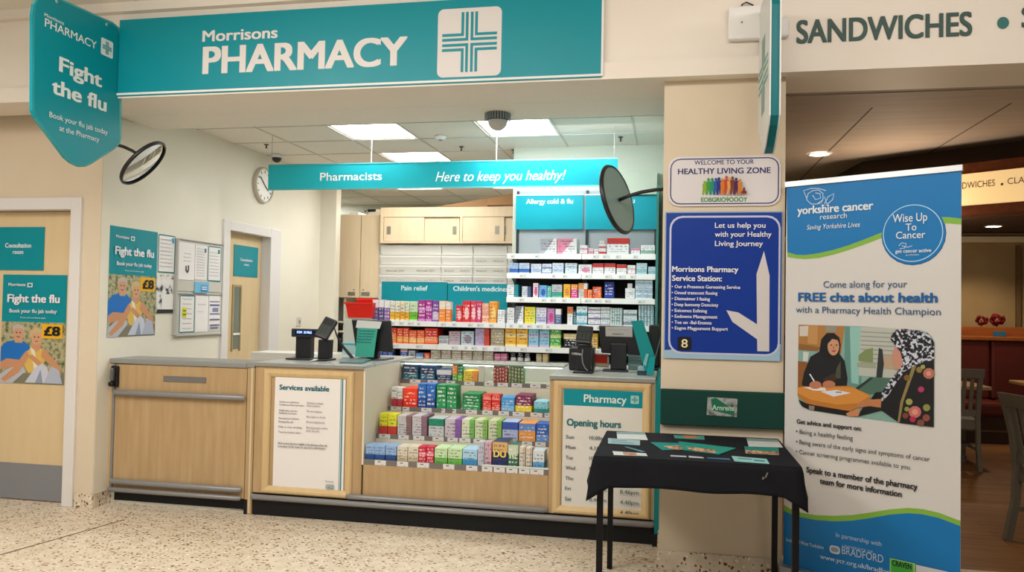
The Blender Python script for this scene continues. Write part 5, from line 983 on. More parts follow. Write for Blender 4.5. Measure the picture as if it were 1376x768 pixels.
q = P(372, 208, Z=ZC); dome('small black dome camera above the wall clock', (q.x, q.y, ZC), .046, WHITE, PL, .03)
q = P(669, 153, Z=ZS); t = dome('large white dome camera with dark grille over the counter', (q.x, q.y, ZS+.002), .068, M('4A5A64', .5), M('C9CBCC', .35), .05)
b = MB()
for k in range(28):
    a = 2*math.pi*k/28; b.box(q.x+math.cos(a)*.086-.003, q.x+math.cos(a)*.086+.003, q.y+math.sin(a)*.086-.003, q.y+math.sin(a)*.086+.003, ZS-.045, ZS, M('9AA4AA', .4))
b.build('grille', t)
for lab, x, y in (('small round ceiling detector with dark centre, right of the first light', 592, 183), ):
    q = P(x, y, Z=ZC); t = thing('smoke_detector', (q.x, q.y, ZC), lab, 'detector'); b = MB(); b.lathe((q.x, q.y, ZC), (0, 0, -1), [(.05, 0), (.05, .012), (.03, .03), (.0001, .03)], WHITE, 24); b.build('body', t); b = MB(); b.lathe((q.x, q.y, ZC-.03), (0, 0, -1), [(.02, 0), (.015, .008), (.0001, .008)], GREY, 12); b.build('sensor', t)
for i, (x, y, lab) in enumerate(((358, 196, 'small dark sprinkler head above the dome camera, left'), (620, 199, 'small dark sprinkler head between the ceiling lights'), (834, 186, 'small dark sprinkler head near the right end of the ceiling'), (690, 203, 'small dark hook with a cord right of the dome camera'), (457, 259, 'tiny sprinkler head above the tall wall cupboard'))):
    q = P(x, y-2, Z=ZC); t = thing('sprinkler_head', (q.x, q.y, ZC), lab, 'sprinkler'); b = MB(); b.lathe((q.x, q.y, ZC), (0, 0, -1), [(.022, 0), (.02, .006), (.007, .008), (.007, .03), (.014, .034), (.0001, .036)], M('5A5650', .4, .5), 14); b.build('head', t)
# ================================================================== LEAFLET TABLE
TX0, TX1, TY0_, TY1_, TZ = -.335, .575, 3.68, 4.455, .75
t = thing('folding_table', ((TX0+TX1)/2, 4.08, 0), 'square table with slim black legs in front of the pillar', 'table')
BLK = M('100F12', .5, .3)
b = MB(); b.box(TX0+.01, TX1-.01, TY0_+.01, TY1_-.01, TZ-.03, TZ-.004, BLK, .004); b.build('tabletop', t)
b = MB()
for q in ((TX0+.03, TX1-.03, TY0_+.03, TY0_+.05), (TX0+.03, TX1-.03, TY1_-.05, TY1_-.03), (TX0+.03, TX0+.05, TY0_+.03, TY1_-.03), (TX1-.05, TX1-.03, TY0_+.03, TY1_-.03)): b.box(*q, TZ-.09, TZ-.03, BLK)
b.build('apron', t)
for x, y in ((P(806, 700, Y=3.73).x, 3.73), (P(1069, 700, Y=3.73).x, 3.73), (P(820, 700, Y=4.44).x, 4.44), (P(1041, 700, Y=4.44).x, 4.44)):
    b = MB(); b.box(x-.0145, x+.0145, y-.0145, y+.0145, 0, TZ-.03, BLK, .003); b.build('leg', t)
# tablecloth
CL = M('17181D', .85, spec=.15, bump=.3, bscale=400)
def cloth():
    b = MB(); per = []; N = 26
    def edge(p, q, n): return [Vector(p).lerp(Vector(q), i/n) for i in range(n)]
    cs = [(TX0, TY0_), (TX1, TY0_), (TX1, TY1_), (TX0, TY1_)]; out = [(0, -1), (1, 0), (0, 1), (-1, 0)]
    cols = []                                   # (x,y, outward, drop)
    for k in range(4):
        p, q = cs[k], cs[(k+1) % 4]; o = Vector(out[k]); o2 = Vector(out[k-1])
        cols.append((Vector(p), (o+o2).normalized()*1.25, {0: .20, 1: .19, 2: .17, 3: .17}[k]))
        for i in range(1, N):
            f = i/N; pt = Vector(p).lerp(Vector(q), f); dr = {0: .130+.004*math.sin(f*14), 1: .14+.015*math.sin(f*6), 2: .14, 3: .145+.012*math.sin(f*7)}[k]
            e = min(f, 1-f); cdrop = {0: .20, 1: .19, 2: .17, 3: .17}[k if f < .5 else (k+1) % 4]
            w = max(0, 1-e/.09); dr = dr+(cdrop-dr)*w**1.5
            dr2 = dr; dirn = o+(o2 if f < .5 else Vector(out[(k+1) % 4]))*w*.5
            cols.append((pt, dirn, dr2))
    n = len(cols); R = 8; rings = []
    for r in range(R+1):
        ring = []
        for i, (p, o, dr) in enumerate(cols):
            s = r/R
            fl = .006+.03*s*(1 if (abs(o.x) > .5) else .3)*(1+.25*math.sin(i*.9)) if r else .002
            zz = TZ+.004-dr*s-(.0 if r else 0)
            ring.append(Vector((p.x+o.x*fl, p.y+o.y*fl*(.6 if o.y > 0 else 1), zz)))
        rings.append(ring)
    v = [q for g in rings for q in g]; fs = [(r*n+i, r*n+(i+1) % n, (r+1)*n+(i+1) % n, (r+1)*n+i) for r in range(R) for i in range(n)]
    b.add(v, fs, CL, True); b.add(rings[0], [list(range(n))], CL)
    o = b.build('tablecloth', None, 'black tablecloth draped over the leaflet table with pointed hanging corners', 'tablecloth')
    m = o.modifiers.new('thickness', 'SOLIDIFY'); m.thickness = .003; m.offset = 1
    return o
fixn(cloth())
ZT = TZ+.008
_layer = [0]
def flyer(label, quad, base, parts=(), name='leaflet', h=.0015, cat='leaflet', group='leaflets laid out on the black tablecloth'):
    _layer[0] += 1; z = ZT+.0004+.0*_layer[0]; q = [P(x, y, Z=z) for x, y in quad]; c = sum(q, Vector())/len(q); t = thing(name, (c.x, c.y, z), label, cat, group)
    b = MB(); b.prism(q, (0, 0, h), base if not isinstance(base, str) else M(base, .4)); fixn(b.build('sheet', t))
    if parts:
        b = MB()
        for i, (col, a) in enumerate(parts):
            def bl(u, v): return q[0].lerp(q[1], u).lerp(q[3].lerp(q[2], u), v)+Vector((0, 0, h+.0003*(i+1)))
            b.add([bl(u, v) for u, v in a], [list(range(len(a)))], M(col, .4) if isinstance(col, str) else col)
        b.build('print', t)
    return t
FOOD = noisemat('food_print', ['C87A4A', 'E0B08A', '6A3A2A', '3A6A5A'], 40)
R_ = lambda u0, v0, u1, v1: [(u0, v0), (u1, v0), (u1, v1), (u0, v1)]
flyer('white leaflet with a grey-teal header, back left corner of the table', [(828.5, 580), (866, 580.5), (870.5, 591), (829.5, 589)], 'D0D2D2', [('7A9A9C', R_(0, 0, 1, .35))])
flyer('pale blue-grey leaflet, second one in from the left edge', [(817, 588.5), (860, 591.5), (860, 598), (817, 595.5)], '9DBAC0', [('6E949C', R_(.1, .2, .6, .4)), ('6E949C', R_(.1, .6, .8, .8))])
flyer('thin dark teal booklet lying aslant near the left edge', [(839, 600), (842, 600), (867, 606.5), (862, 607)], '4A8A96')
flyer('white leaflet with orange-brown centre at the front left', [(823, 606), (868, 609), (870, 612.5), (825, 611)], 'CFD6D6', [('B87A5A', R_(.3, .05, .7, .95)), (FOOD, R_(.32, .3, .6, .9))])
flyer('teal and orange leaflet lying at the middle of the rear edge', [(905, 584.5), (946, 585.5), (947, 590.5), (907, 588.5)], '4A9A94', [('C87A50', R_(.3, .1, .75, .8))])
flyer('teal fanned leaflets with food pictures, left part of the centre pile', [(874, 594), (915, 595), (938, 603.5), (890, 604.5)], '17867E', [(FOOD, [(.2, .5), (.8, .45), (.85, 1), (.3, 1)])])
flyer('teal fanned leaflets with food pictures, right part of the centre pile', [(912, 593.5), (989, 602.5), (967, 610.5), (918, 604.5)], '17907F', [(FOOD, [(.1, .6), (.75, .55), (.9, 1), (.2, 1)])], h=.004)
flyer('small white slip with text at the front centre', [(901, 611.3), (922, 612.5), (922.5, 614), (901, 613)], 'B8B8C4')
flyer('small white slip with dark writing right of the first slip', [(925, 612.3), (944, 614), (946, 615.5), (926, 614.5)], 'B8BAC4')
flyer('slim blue leaflet among the slips at the front', [(950, 614.5), (980, 615.8), (981.5, 618), (951, 616)], '2A5E86')
flyer('pale turquoise leaflet at the front right of the table', [(983, 612.5), (1030, 616.5), (1034, 623), (987, 619.5)], '8FC8C4', [('3A7A7E', R_(.15, .3, .55, .5)), ('3A7A7E', R_(.6, .4, .9, .7))])
flyer('white leaflet with grey-green header, back right corner', [(1003, 588.5), (1045, 590.5), (1052, 601), (1006, 599.5)], 'CCD0D0', [('7A9894', R_(0, 0, 1, .35))])
flyer('teal leaflet with a food picture strip, right side of the table', [(1000, 599.5), (1046, 601.5), (1047, 611.5), (1002, 609)], '17867A', [(FOOD, R_(0, .55, 1, 1))])
# small white specks on the cloth front: a metal tag
q = P(1030, 638, Y=TY0_-.03); t = thing('cloth_clip', q, 'tiny shiny clip on the front of the tablecloth, right side', 'clip'); b = MB(); b.obox(q, Vector((.003, 0, 0)), Vector((0, .002, 0)), Vector((.004, 0, .011)), STEEL); b.obox(q+Vector((-.014, 0, -.014)), Vector((.004, 0, 0)), Vector((0, .002, 0)), Vector((.001, 0, .005)), STEEL); b.build('clip', t)
# ================================================================== ROLL-UP BANNER
ZB = 2.14; BA, BB = P(1057, 245, Z=ZB), P(1292, 222, Z=ZB); ud = (BB-BA); ud.z = 0; Wb = ud.length; ud.normalize(); nb = Vector((ud.y, -ud.x, 0)); nb = nb if nb.y < 0 else -nb
mid = (BA+BB)/2
t = thing('rollup_banner', (mid.x, mid.y, 0), 'tall blue and white roll-up cancer research banner right of the leaflet table', 'roll-up banner')
BA0 = Vector((BA.x, BA.y, 0))
def Bp(u, z, k=0): return BA0+ud*u+Vector((0, 0, z))+nb*k
BW = M('D0CDCA', .5)
b = MB(); b.prism([Bp(0, .08), Bp(Wb, .08), Bp(Wb, ZB-.02), Bp(0, ZB-.02)], -nb*.004, BW); fixn(b.build('fabric_panel', t))
b = MB(); b.obox(Bp(Wb/2, ZB-.012), ud*(Wb/2+.006), nb*.009, Vector((0, 0, .014)), M('C8CACC', .3, .7)); b.build('top_rail', t)
b = MB(); b.obox(Bp(Wb/2, .045), ud*(Wb/2+.02), nb*.05, Vector((0, 0, .045)), M('9A9C9E', .3, .7)); b.build('base_cassette', t)
b = MB(); b.tube([Bp(Wb/2, .08, -.03), Bp(Wb/2, ZB-.02, -.02)], .01, STEEL, 8); b.build('support_pole', t)
for s in (.15, .85): b = MB(); b.obox(Bp(Wb*s, .008), ud*.02, nb*.16, Vector((0, 0, .008)), M('7A7C7E', .3, .7)); b.build('foot', t)
BLU_ = M('0B72B4', .4); GRN = M('7FB040', .45)
pr = Print(BA0+nb*.0005, nb, .00015)
L0 = pr.uv
topL, topR = (1057.5, 250), (1291.6, 227)
wave = [(1058, 338.5), (1070, 342), (1082, 342.5), (1100, 340), (1120, 335.5), (1140, 329.5), (1160, 322), (1180, 314), (1200, 306), (1220, 299), (1240, 293.5), (1255, 291), (1275, 291.5), (1292, 293.5)]
wv2 = [(1058, 345), (1070, 347), (1082, 347.8), (1100, 346.5), (1120, 342), (1140, 336), (1160, 329), (1180, 321.5), (1200, 314), (1220, 308), (1240, 302), (1255, 300), (1275, 300), (1292, 301.5)]
def clampu(pts): 
    o = []
    for p in pts: u, w = pr.uv(*p); o.append((min(max(u, 0), Wb), w))
    return o
pr.polyuv(clampu([(1050, 251), (1300, 227)][::1])[:2][::-1]+clampu(wv2), GRN)
pr.polyuv(clampu([(1050, 251), (1300, 227)])[::-1]+clampu(wave), BLU_)
lw = [(1050, 678), (1062, 683), (1075, 688), (1095, 691.5), (1120, 692.5), (1145, 691.5), (1170, 688), (1195, 684), (1220, 682), (1240, 683.5), (1262, 688.5), (1286, 697)]
lw2 = [(1050, 686), (1062, 690), (1075, 694), (1095, 698), (1120, 700), (1145, 699), (1170, 695.5), (1195, 691), (1220, 689), (1240, 690.5), (1262, 695.5), (1286, 704)]
def low(pts, mat): q = [pr.uv(*p) for p in pts]; q[0] = (0, q[0][1]+.005); q[-1] = (Wb, q[-1][1]-.005); q = [(min(max(a, 0), Wb), w) for a, w in q]; pr.polyuv(q+[(Wb, .085), (0, .085)], mat)
low(lw, GRN); low(lw2, BLU_)
pr.ell(1227, 315, 43.5, 41, M('0A5F9C', .4)); pr.ell(1227, 314, 42.5, 40, BLU_); pr.ell(1226, 313, 40.5, 38.5, M('A8D0EA', .45), ring=.03, n=48)
WB = M('D8E4EC', .5)
# rose line drawing
RS = M('C0D8EA', .5)
for c in ([(1086, 260), (1084, 268), (1090, 274), (1098, 274), (1106, 268), (1106, 260), (1100, 255), (1092, 256), (1086, 260)], [(1092, 262), (1096, 268), (1103, 266), (1102, 260), (1096, 259)], [(1084, 266), (1080, 256), (1090, 253), (1100, 253), (1110, 256)], [(1098, 274), (1104, 272), (1108, 264), (1112, 276), (1104, 275)], [(1108, 274), (1113, 264), (1121, 260), (1119, 268), (1112, 274)]): pr.curve(c, .0035, RS)
for c in ([(1208, 330), (1212, 326), (1218, 327), (1216, 333), (1209, 334)], [(1212, 330), (1220, 332), (1226, 330)]): pr.curve(c, .003, RS)
pr.build('printed_artwork', t)
l = Print(BA0+nb*.0045, nb, .0001)
l.text('yorkshire cancer', 1071.5, 1173.5, 284.5, 11, WB, .025, res=5); l.text('research', 1102, 1138, 293.5, 7, WB, .0, res=3); l.text('Saving Yorkshire Lives', 1084, 1155, 306.5, 6.5, WB, 0, .2, res=3)
l.text('Wise Up', 1199.5, 1246, 297.5, 11, WB, .005, res=4); l.text('To', 1217, 1231.5, 309.5, 9.5, WB, .005); l.text('Cancer', 1204, 1243.5, 320, 9.5, WB, .005, res=4); l.text('get cancer active', 1203, 1251.5, 339, 5, WB, .02, res=2); l.text('yorkshire', 1217, 1235, 343, 2.2, WB, .0, res=1)
DB = M('1E4F7E', .5); DB2 = M('0F5A9A', .5)
l.text('Come along for your', 1106.5, 1219, 386, 9, DB, .0, res=4); l.text('FREE chat about health', 1072.5, 1260, 405.5, 12.5, DB2, .035, res=5); l.text('with a Pharmacy Health Champion', 1069.5, 1264, 421.5, 9, DB, .0, res=4)
BKT = M('232327', .5)
l.text('Get advice and support on:', 1070.5, 1157.5, 573.5, 6, BKT, .03, res=3)
l.text('• Being a healthy feeling', 1069.5, 1146, 586.5, 6, BKT, .0, res=3); l.text('• Being aware of the early signs and symptoms of cancer', 1069.5, 1249.5, 607.5, 6, BKT, .0, res=3); l.text('• Cancer screening programmes available to you', 1069.5, 1222.5, 619.5, 6, BKT, .0, res=3)
l.text('Speak to a member of the pharmacy', 1083.5, 1233, 646, 8, BKT, .03, res=4); l.text('team for more information', 1101.5, 1212, 658.5, 8, BKT, .03, res=4)
W5 = M('B4CCDE', .5)
l.text('In partnership with', 1123.5, 1184.5, 727, 6, W5, .0, res=3); l.text('South and West Yorkshire', 1056, 1107, 732, 5, W5, .02, res=2); l.text('BRADFORD', 1131.5, 1187, 749.5, 10, W5, -.005, res=4); l.text('UNIVERSITY OF', 1132.5, 1173, 738.5, 3.2, W5, 0, res=2); l.text('www.ycr.org.uk/bradford', 1102, 1200, 761, 6.5, W5, .02, res=2)
l.rect(1196, 749, 1230, 785, M('8FC46A', .5)); l.rect(1197.5, 751, 1227, 774, M('3FA03A', .5)); l.text('CRAVEN', 1199, 1225, 762, 8, M('10301A', .5), .04); l.rect(1231, 758, 1275, 790, M('C8CCCC', .5))
l.rect(1115, 731, 1129, 745, M('B8C8D4', .5), r=.015); l.rect(1117, 734, 1127, 742, M('8A8EA0', .5), r=.01)
l.build('lettering', t)
# photograph of two women at a table
ph = Print(BA0+nb*.001, nb, .0001)
def m(c): return M(c, .5)
ph.k = 1
def Z(px_, py_): return (1060+px_*210/1075, 430+py_*150/768)      # crop pixels -> photo pixels
def pg(col, pts): ph.poly([Z(*p) for p in pts], m(col) if isinstance(col, str) else col)
def el(col, x, y, rx, ry, n=18): pg(col, [(x+rx*math.cos(2*math.pi*i/n), y+ry*math.sin(2*math.pi*i/n)) for i in range(n)])
frame = [(68, 30), (500, 42), (900, 68), (950, 82), (985, 115), (1003, 160), (998, 735), (700, 700), (400, 660), (150, 620), (100, 600), (70, 570), (60, 500)]
pg('7FA69C', frame)
pg('A8763F', [(68, 30), (385, 40), (360, 230), (220, 190), (66, 170)]); pg('8A5E30', [(66, 160), (220, 185), (200, 215), (66, 205)]); pg('B98A52', [(130, 33), (200, 36), (195, 165), (130, 160)]); pg('C9C2B8', [(75, 40), (135, 38), (130, 110), (75, 110)]); pg('8C8A80', [(255, 38), (330, 40), (325, 80), (255, 80)])
pg('5E8C84', [(385, 42), (500, 45), (500, 470), (380, 450)]); pg('8CBDB4', [(420, 44), (495, 46), (480, 440), (430, 430)])
pg('B4B6AE', [(495, 45), (800, 60), (760, 400), (480, 380)])
for i in range(8): pg('8F958E', [(495, 75+i*30), (780, 90+i*30), (780, 98+i*30), (495, 83+i*30)])
pg('7A8A5A', [(480, 240), (530, 200), (580, 190), (580, 290), (480, 280)]); pg('98A08A', [(470, 290), (600, 300), (600, 330), (470, 320)]); pg('B09A80', [(650, 240), (740, 240), (740, 340), (650, 330)])
pg('2A3234', [(620, 190), (645, 200), (655, 300), (640, 420), (600, 410)]); pg('4A6A5C', [(460, 470), (560, 390), (740, 400), (700, 500), (560, 510)]); pg('26302E', [(460, 465), (560, 395), (580, 400), (480, 475)])
pg('8A5426', [(64, 280), (130, 290), (110, 460), (64, 460)]); pg('C8CCCA', [(100, 215), (140, 220), (130, 285), (98, 280)])
# woman facing: dark headscarf and dress
pg('17191C', [(90, 440), (105, 360), (150, 250), (210, 215), (225, 130), (260, 90), (310, 88), (345, 115), (358, 165), (350, 230), (385, 280), (405, 400), (400, 455), (110, 460)])
pg('101214', [(218, 220), (224, 130), (262, 88), (312, 88), (348, 118), (358, 170), (345, 240), (300, 270), (240, 255)])
el('C48F70', 308, 180, 40, 62); pg('17191C', [(262, 128), (300, 112), (345, 120), (350, 140), (300, 128), (272, 160)])
pg('8A3F34', [(290, 208), (330, 206), (312, 220)]); el('2A1C18', 293, 170, 7, 4); el('2A1C18', 330, 170, 7, 4); pg('A87258', [(308, 172), (318, 195), (304, 197)])
pg('4A4A38', [(330, 330), (358, 280), (358, 400), (320, 400)]); pg('3A2A22', [(240, 400), (320, 360), (330, 410), (250, 440)])
# table
pg('B9752E', [(62, 460), (110, 455), (420, 450), (560, 515), (560, 560), (470, 600), (430, 622), (300, 612), (120, 570), (62, 520)]); pg('D08A3C', [(62, 462), (110, 455), (440, 462), (560, 520), (480, 570), (330, 580), (150, 545), (62, 500)])
pg('1A1614', [(68, 545), (130, 575), (420, 625), (400, 655), (140, 615), (90, 590)]); pg('8A7A74', [(140, 585), (180, 590), (175, 622), (140, 615)])
pg('E4E0E4', [(100, 458), (250, 465), (260, 485), (170, 482)]); pg('D8DAE0', [(220, 490), (330, 478), (430, 500), (310, 525)]); pg('50505A', [(325, 490), (365, 492), (365, 498), (325, 496)])
el('B9775A', 185, 445, 42, 28); el('B57455', 278, 440, 44, 26); pg('D8DCE4', [(142, 370), (150, 368), (182, 418), (172, 420)])
# woman seen from behind right: patterned scarf, floral dress
SCF = noisemat('scarf_print', ['15151C', '2A2A38', 'C8CCDA'], 70, pos=[.44, .5, .56])
pg('C08A78', [(735, 175), (712, 230), (722, 300), (740, 340), (790, 330), (790, 200)])
pg('17171A', [(880, 300), (1000, 270), (998, 735), (760, 705), (640, 620), (480, 660), (520, 580), (640, 540), (760, 350)])
pg('0E0E12', [(565, 540), (600, 495), (690, 490), (640, 560)])
pg(SCF, [(710, 100), (740, 65), (800, 58), (880, 70), (960, 90), (1000, 150), (1002, 270), (930, 290), (870, 310), (800, 350), (740, 430), (690, 510), (640, 560), (640, 500), (700, 410), (760, 340), (790, 300), (770, 220), (735, 175), (700, 130)])
pg('B8784E', [(470, 575), (520, 548), (640, 540), (635, 600), (560, 590), (480, 600)]); pg('C08258', [(395, 640), (440, 620), (500, 605), (480, 660), (410, 660)])
pg('8A7A4A', [(880, 310), (850, 320), (770, 560), (750, 700), (765, 702), (790, 560)])
for x, y, r, c in ((965, 365, 40, 'B0705E'), (900, 340, 22, '8A7438'), (912, 475, 22, 'A83A60'), (870, 630, 44, 'C06A6A'), (870, 630, 22, 'D89080'), (855, 680, 22, 'B02A50'), (950, 600, 26, '8A8A48'), (830, 560, 24, '9A9A50'), (948, 670, 26, '8A4A3A'), (805, 655, 22, '7A4030'), (910, 705, 26, '7A4A3E'), (815, 395, 22, '7A5A2E'), (965, 365, 18, 'D89080'), (815, 610, 18, '8A8A40'), (925, 320, 16, 'A0A060')): el(c, x, y, r, r*.95, 10)
BWm = BW
ph.build('printed_photograph', t)
# ================================================================== CAFE FURNITURE
LEA = M('5A2016', .45); OWD = noisemat('orange_wood', ['8A4A1E', '9E5828'], 5, (1, 6, 6), .35)
t = thing('booth_bench', (4.5, 10.0, 0), 'long red-brown leather booth bench with a wooden top rail in the cafe', 'bench')
yb0 = 9.75
for x0 in [1.0+.9*i for i in range(8)]:
    b = MB(); b.box(x0+.005, x0+.895, 10.2, 10.42, .45, 1.14, LEA, .03); b.build('back_cushion', t); b = MB(); b.box(x0+.005, x0+.895, yb0, 10.2, .30, .46, LEA, .04); b.build('seat_cushion', t)
b = MB(); b.box(1.0, 8.2, yb0+.04, 10.42, 0, .30, M('3E2418', .6)); b.box(1.0, 8.2, yb0+.03, yb0+.04, .13, .15, M('6A4A30', .5)); b.build('plinth', t)
b = MB(); b.box(1.0, 8.2, 10.18, 10.62, 1.14, 1.19, OWD, .01); b.box(1.0, 8.2, 10.42, 10.62, 0, 1.30, OWD, .01); b.build('top_rail', t)
def rosette(label, px_, py_, s):
    q = P(px_, py_, Y=10.45); z = 1.30; t = thing('silk_flower', (q.x, 10.5, z), label, 'flower'); b = MB()
    for k in range(9):
        a = k*2.4; r = .012+.005*k*s; c = Vector((q.x+math.cos(a)*r*1.4, 10.5+math.sin(a)*.03, z+.05+.05*s+math.sin(a)*r*.8)); b.lathe(c, (math.cos(a), -.6, math.sin(a)), [(.0001, 0), (.035*s, .012), (.05*s, .03), (.052*s, .032), (.03*s, .02), (.0001, .006)], M('7A0E1A', .5), 10)
    b.build('petals', t); b = MB(); b.tube([(q.x, 10.5, z), (q.x, 10.5, z+.08)], .006, M('2A3A1A', .6), 6); b.build('stem', t)
rosette('small dark red flower on the booth top, left one', 1321, 436, .5); rosette('larger dark red flower on the booth top, right one', 1342, 432, .72)
q = P(1336, 449, Y=10.4); t = thing('small_card', (q.x, 10.3, 1.19), 'small blue card standing under the larger red flower', 'card'); b = MB(); b.box(q.x-.07, q.x+.07, 10.24, 10.25, 1.1905, 1.25, M('2E6A8A', .5), .003); b.build('card', t)
GWD = M('6E675A', .5)
def cafe_chair(label, loc, rz):
    t = thing('dining_chair', loc, label, 'chair'); L = Vector(loc); R = Matrix.Rotation(rz, 3, 'Z')
    def T(x, y, z): return L+R@Vector((x, y, z))
    def bar(mb, p, q, w, d): 
        p, q = T(*p), T(*q); a = (q-p).normalized(); s = R@Vector((1, 0, 0)); s = (s-a*a.dot(s)).normalized(); e = a.cross(s); mb.obox((p+q)/2, s*w/2, e*d/2, (q-p)/2, GWD)
    # local +y = towards the back
    b = MB(); b.prism([T(x, y, .44) for x, y in ((-.21, .20), (-.23, -.20), (-.19, -.235), (.19, -.235), (.23, -.20), (.21, .20))], (0, 0, .03), GWD); fixn(b.build('seat', t))
    for s in (-1, 1):
        b = MB(); pts = [(s*.195, .27, 0), (s*.195, .215, .25), (s*.195, .205, .46), (s*.195, .23, .68), (s*.195, .29, .92)]
        for p, q in zip(pts, pts[1:]): bar(b, p, q, .036, .045)
        fixn(b.build('back_leg', t)); b = MB(); bar(b, (s*.19, -.2, 0), (s*.19, -.2, .44), .04, .04); b.build('front_leg', t)
    b = MB(); b.prism([T(-.22, .275, .86), T(.22, .275, .86), T(.22, .30, .945), T(-.22, .30, .945)], R@Vector((0, .024, 0)), GWD); fixn(b.build('top_rail', t))
    b = MB(); bar(b, (-.19, .21, .54), (.19, .21, .54), .38, .02) if False else b.obox(T(0, .212, .53), R@Vector((.18, 0, 0)), R@Vector((0, .01, 0)), Vector((0, 0, .03)), GWD); b.build('lower_rail', t)
    for i in range(5):
        b = MB(); x = -.13+.065*i; bar(b, (x, .215, .55), (x, .28, .875), .032, .014); b.build('slat', t)
    b = MB()
    for s in (-1, 1): b.obox(T(s*.192, 0, .20), R@Vector((.01, 0, 0)), R@Vector((0, .20, 0)), Vector((0, 0, .015)), GWD)
    b.obox(T(0, 0, .20), R@Vector((.185, 0, 0)), R@Vector((0, .01, 0)), Vector((0, 0, .012)), GWD); b.build('stretcher', t)
    b = MB()
    for s in (-1, 1): b.obox(T(s*.19, 0, .41), R@Vector((.01, 0, 0)), R@Vector((0, .20, 0)), Vector((0, 0, .03)), GWD)
    b.obox(T(0, .2, .41), R@Vector((.18, 0, 0)), R@Vector((0, .01, 0)), Vector((0, 0, .03)), GWD); b.obox(T(0, -.2, .41), R@Vector((.18, 0, 0)), R@Vector((0, .01, 0)), Vector((0, 0, .03)), GWD); b.build('seat_frame', t)
f1 = P(1316, 633, Z=0)
cafe_chair('grey wooden slat-back chair beyond the roll-up banner, far one', (f1.x-.20, f1.y+.22, 0), math.radians(178))
f2 = P(1360, 727, Z=0)
cafe_chair('grey wooden chair cut off by the right edge, near one', (f2.x+.29, f2.y-.10, 0), math.radians(104))
# cafe table behind far chair
q = P(1320, 519, Y=8.6); t = thing('cafe_table', (q.x-.3, 8.9, 0), 'pale wood cafe table behind the far grey chair', 'table'); b = MB(); b.box(q.x-.72, q.x+.07, 8.55, 9.2, .70, .735, M('A88458', .45), .006); b.build('tabletop', t); b = MB(); b.tube([(q.x-.33, 8.9, .03), (q.x-.33, 8.9, .70)], .035, BLK, 12); b.build('pedestal', t); b = MB(); b.box(q.x-.55, q.x-.11, 8.68, 9.12, 0, .03, BLK, .01); b.build('base', t)
q = P(1374, 508, Y=9.3); t = thing('cafe_table', (q.x+.4, 9.2, 0), 'pale wood cafe table edge at the right frame edge', 'table'); b = MB(); b.box(q.x-.02, q.x+.8, 8.9, 9.6, .70, .735, M('A88458', .45), .006); b.build('tabletop', t); b = MB(); b.tube([(q.x+.4, 9.25, .03), (q.x+.4, 9.25, .70)], .035, BLK, 12); b.build('pedestal', t); b = MB(); b.box(q.x+.18, q.x+.62, 9.03, 9.47, 0, .03, BLK, .01); b.build('base', t)
# lit cafe sign
t = thing('lit_cafe_sign', (S0.x, S0.y, 2.26), 'glowing cream cafe sign band with sandwiches wording above the booths', 'sign')
b = MB(); Ls = M('F2CE92', .5, emit=.62, name='backlit_panel'); slab(b, .0, .02, 2.262, 2.50, Ls); fixn(b.build('light_panel', t))
p0 = Vector((S0.x, S0.y, 0))+sn*.021; l = Print(p0, sn, .001); BTX = M('6A4A2E', .5)
l.text('SANDWICHES', 1274, 1337, 252.5, 8.5, BTX, 0); l.ell(1346.5, 247.3, 1.8, 1.8, BTX); l.text('CLASSICS', 1354, 1407, 245, 8.5, BTX, 0); l.build('lettering', t)
# downlights
DL = M('FFF0D8', emit=14, name='lamp_glow')
def downlight(label, px_, py_, Zc, power, r=.075):
    q = P(px_, py_, Z=Zc); t = thing('downlight', (q.x, q.y, Zc), label, 'downlight', 'round downlights in the cafe ceiling')
    b = MB(); b.lathe((q.x, q.y, Zc), (0, 0, -1), [(r*1.25, 0), (r*1.2, .006), (r, .004)], WHITE, 28); b.build('ring', t); b = MB(); b.lathe((q.x, q.y, Zc), (0, 0, -1), [(r, .003), (.0001, .0031)], DL, 28); b.build('lens', t)
    ld = bpy.data.lights.new('downlight_lamp', 'SPOT'); ld.energy = power; ld.color = (1, .82, .6); ld.spot_size = 2.2; ld.spot_blend = .6; ld.shadow_soft_size = .06
    lo = bpy.data.objects.new('downlight_lamp', ld); COL.objects.link(lo); lo.location = (0, 0, -.02); lo.parent = t
downlight('glowing round downlight left, above the roll-up banner', 1101, 207, 2.745, 45)
downlight('glowing round downlight deeper in the cafe, above the booth', 1335, 304, 2.448, 70)
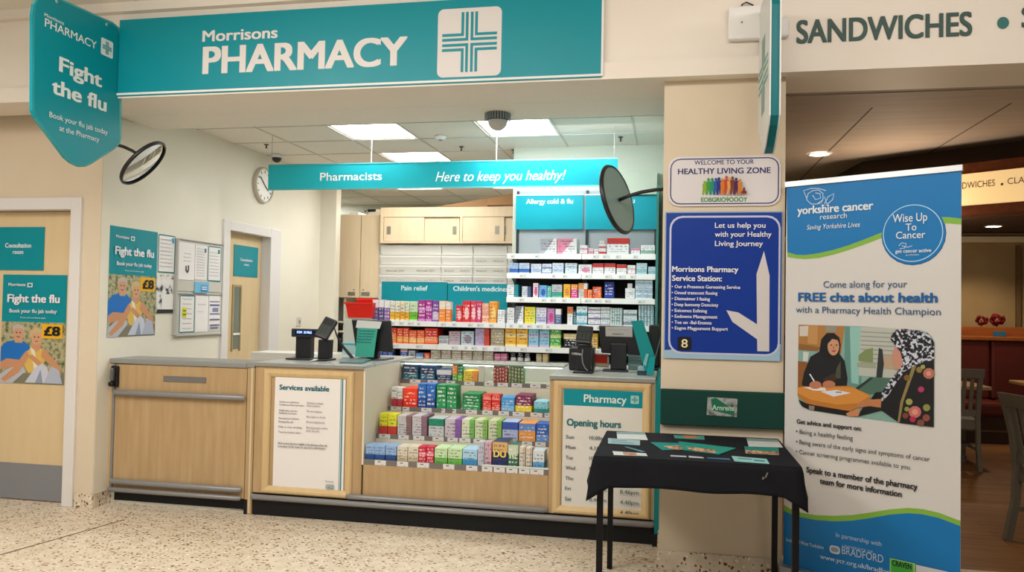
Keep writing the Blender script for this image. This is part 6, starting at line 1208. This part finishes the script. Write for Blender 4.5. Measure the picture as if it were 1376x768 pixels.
# ================================================================== LIGHT
w = bpy.data.worlds.new('world'); SC.world = w; w.use_nodes = True; bg = w.node_tree.nodes['Background']; bg.inputs[0].default_value = (1, .955, .9, 1); bg.inputs[1].default_value = .3
def area(name, loc, sx, sy, e, col, rot=(0, 0, 0)):
    ld = bpy.data.lights.new(name, 'AREA'); ld.shape = 'RECTANGLE'; ld.size = sx; ld.size_y = sy; ld.energy = e; ld.color = col
    o = bpy.data.objects.new(name, ld); COL.objects.link(o); o.location = loc; o.rotation_euler = rot; return o
area('hall_lamp', (-3.2, 1.2, 3.3), 1.2, 3.0, 130, (1, .96, .9))
area('hall_lamp', (-.6, .6, 3.3), 1.2, 2.4, 70, (1, .96, .9))
area('fascia_fill', (1.3, 2.5, 3.28), 2.6, .2, 26, (1, .96, .9), (math.radians(72), 0, 0))  # added pair of unseen fills that brighten the fascia
area('fascia_fill', (-1.9, 2.5, 3.28), 2.6, .2, 24, (1, .96, .9), (math.radians(72), 0, 0))
area('hall_lamp', (-5.5, 2.2, 3.3), 1.2, 2.4, 18, (1, .93, .83))
area('shelf_fill', (-.9, 5.95, 2.80), 1.2, .12, 18, (.92, .97, 1), (math.radians(25), 0, 0))  # added fill light whitening the shelves, no fitting of its own
area('rear_fill', (-2.6, 7.9, 2.82), 1.0, .5, 18, (1, .96, .88))  # added fill for the cabinets and drawers at the rear
pl_ = bpy.data.lights.new('cafe_fill', 'POINT'); pl_.energy = 22; pl_.color = (1, .84, .66); pl_.shadow_soft_size = .15; po = bpy.data.objects.new('cafe_fill', pl_); COL.objects.link(po); po.location = (1.7, 6.6, 2.1)  # added point fill hidden behind the banner, lifts the cafe ceiling
pl_ = bpy.data.lights.new('cafe_fill', 'POINT'); pl_.energy = 14; pl_.color = (1, .84, .66); pl_.shadow_soft_size = .15; po = bpy.data.objects.new('cafe_fill', pl_); COL.objects.link(po); po.location = (2.6, 9.0, 1.9)  # second added fill, for the deeper part of the cafe
SC.view_settings.view_transform = 'Standard'; SC.view_settings.look = 'None'; SC.view_settings.exposure = 0; SC.view_settings.gamma = 1
try: SC.view_settings.use_curve_mapping = False
except Exception: pass
for o in COL.objects:
    if '_o' in o: del o['_o']
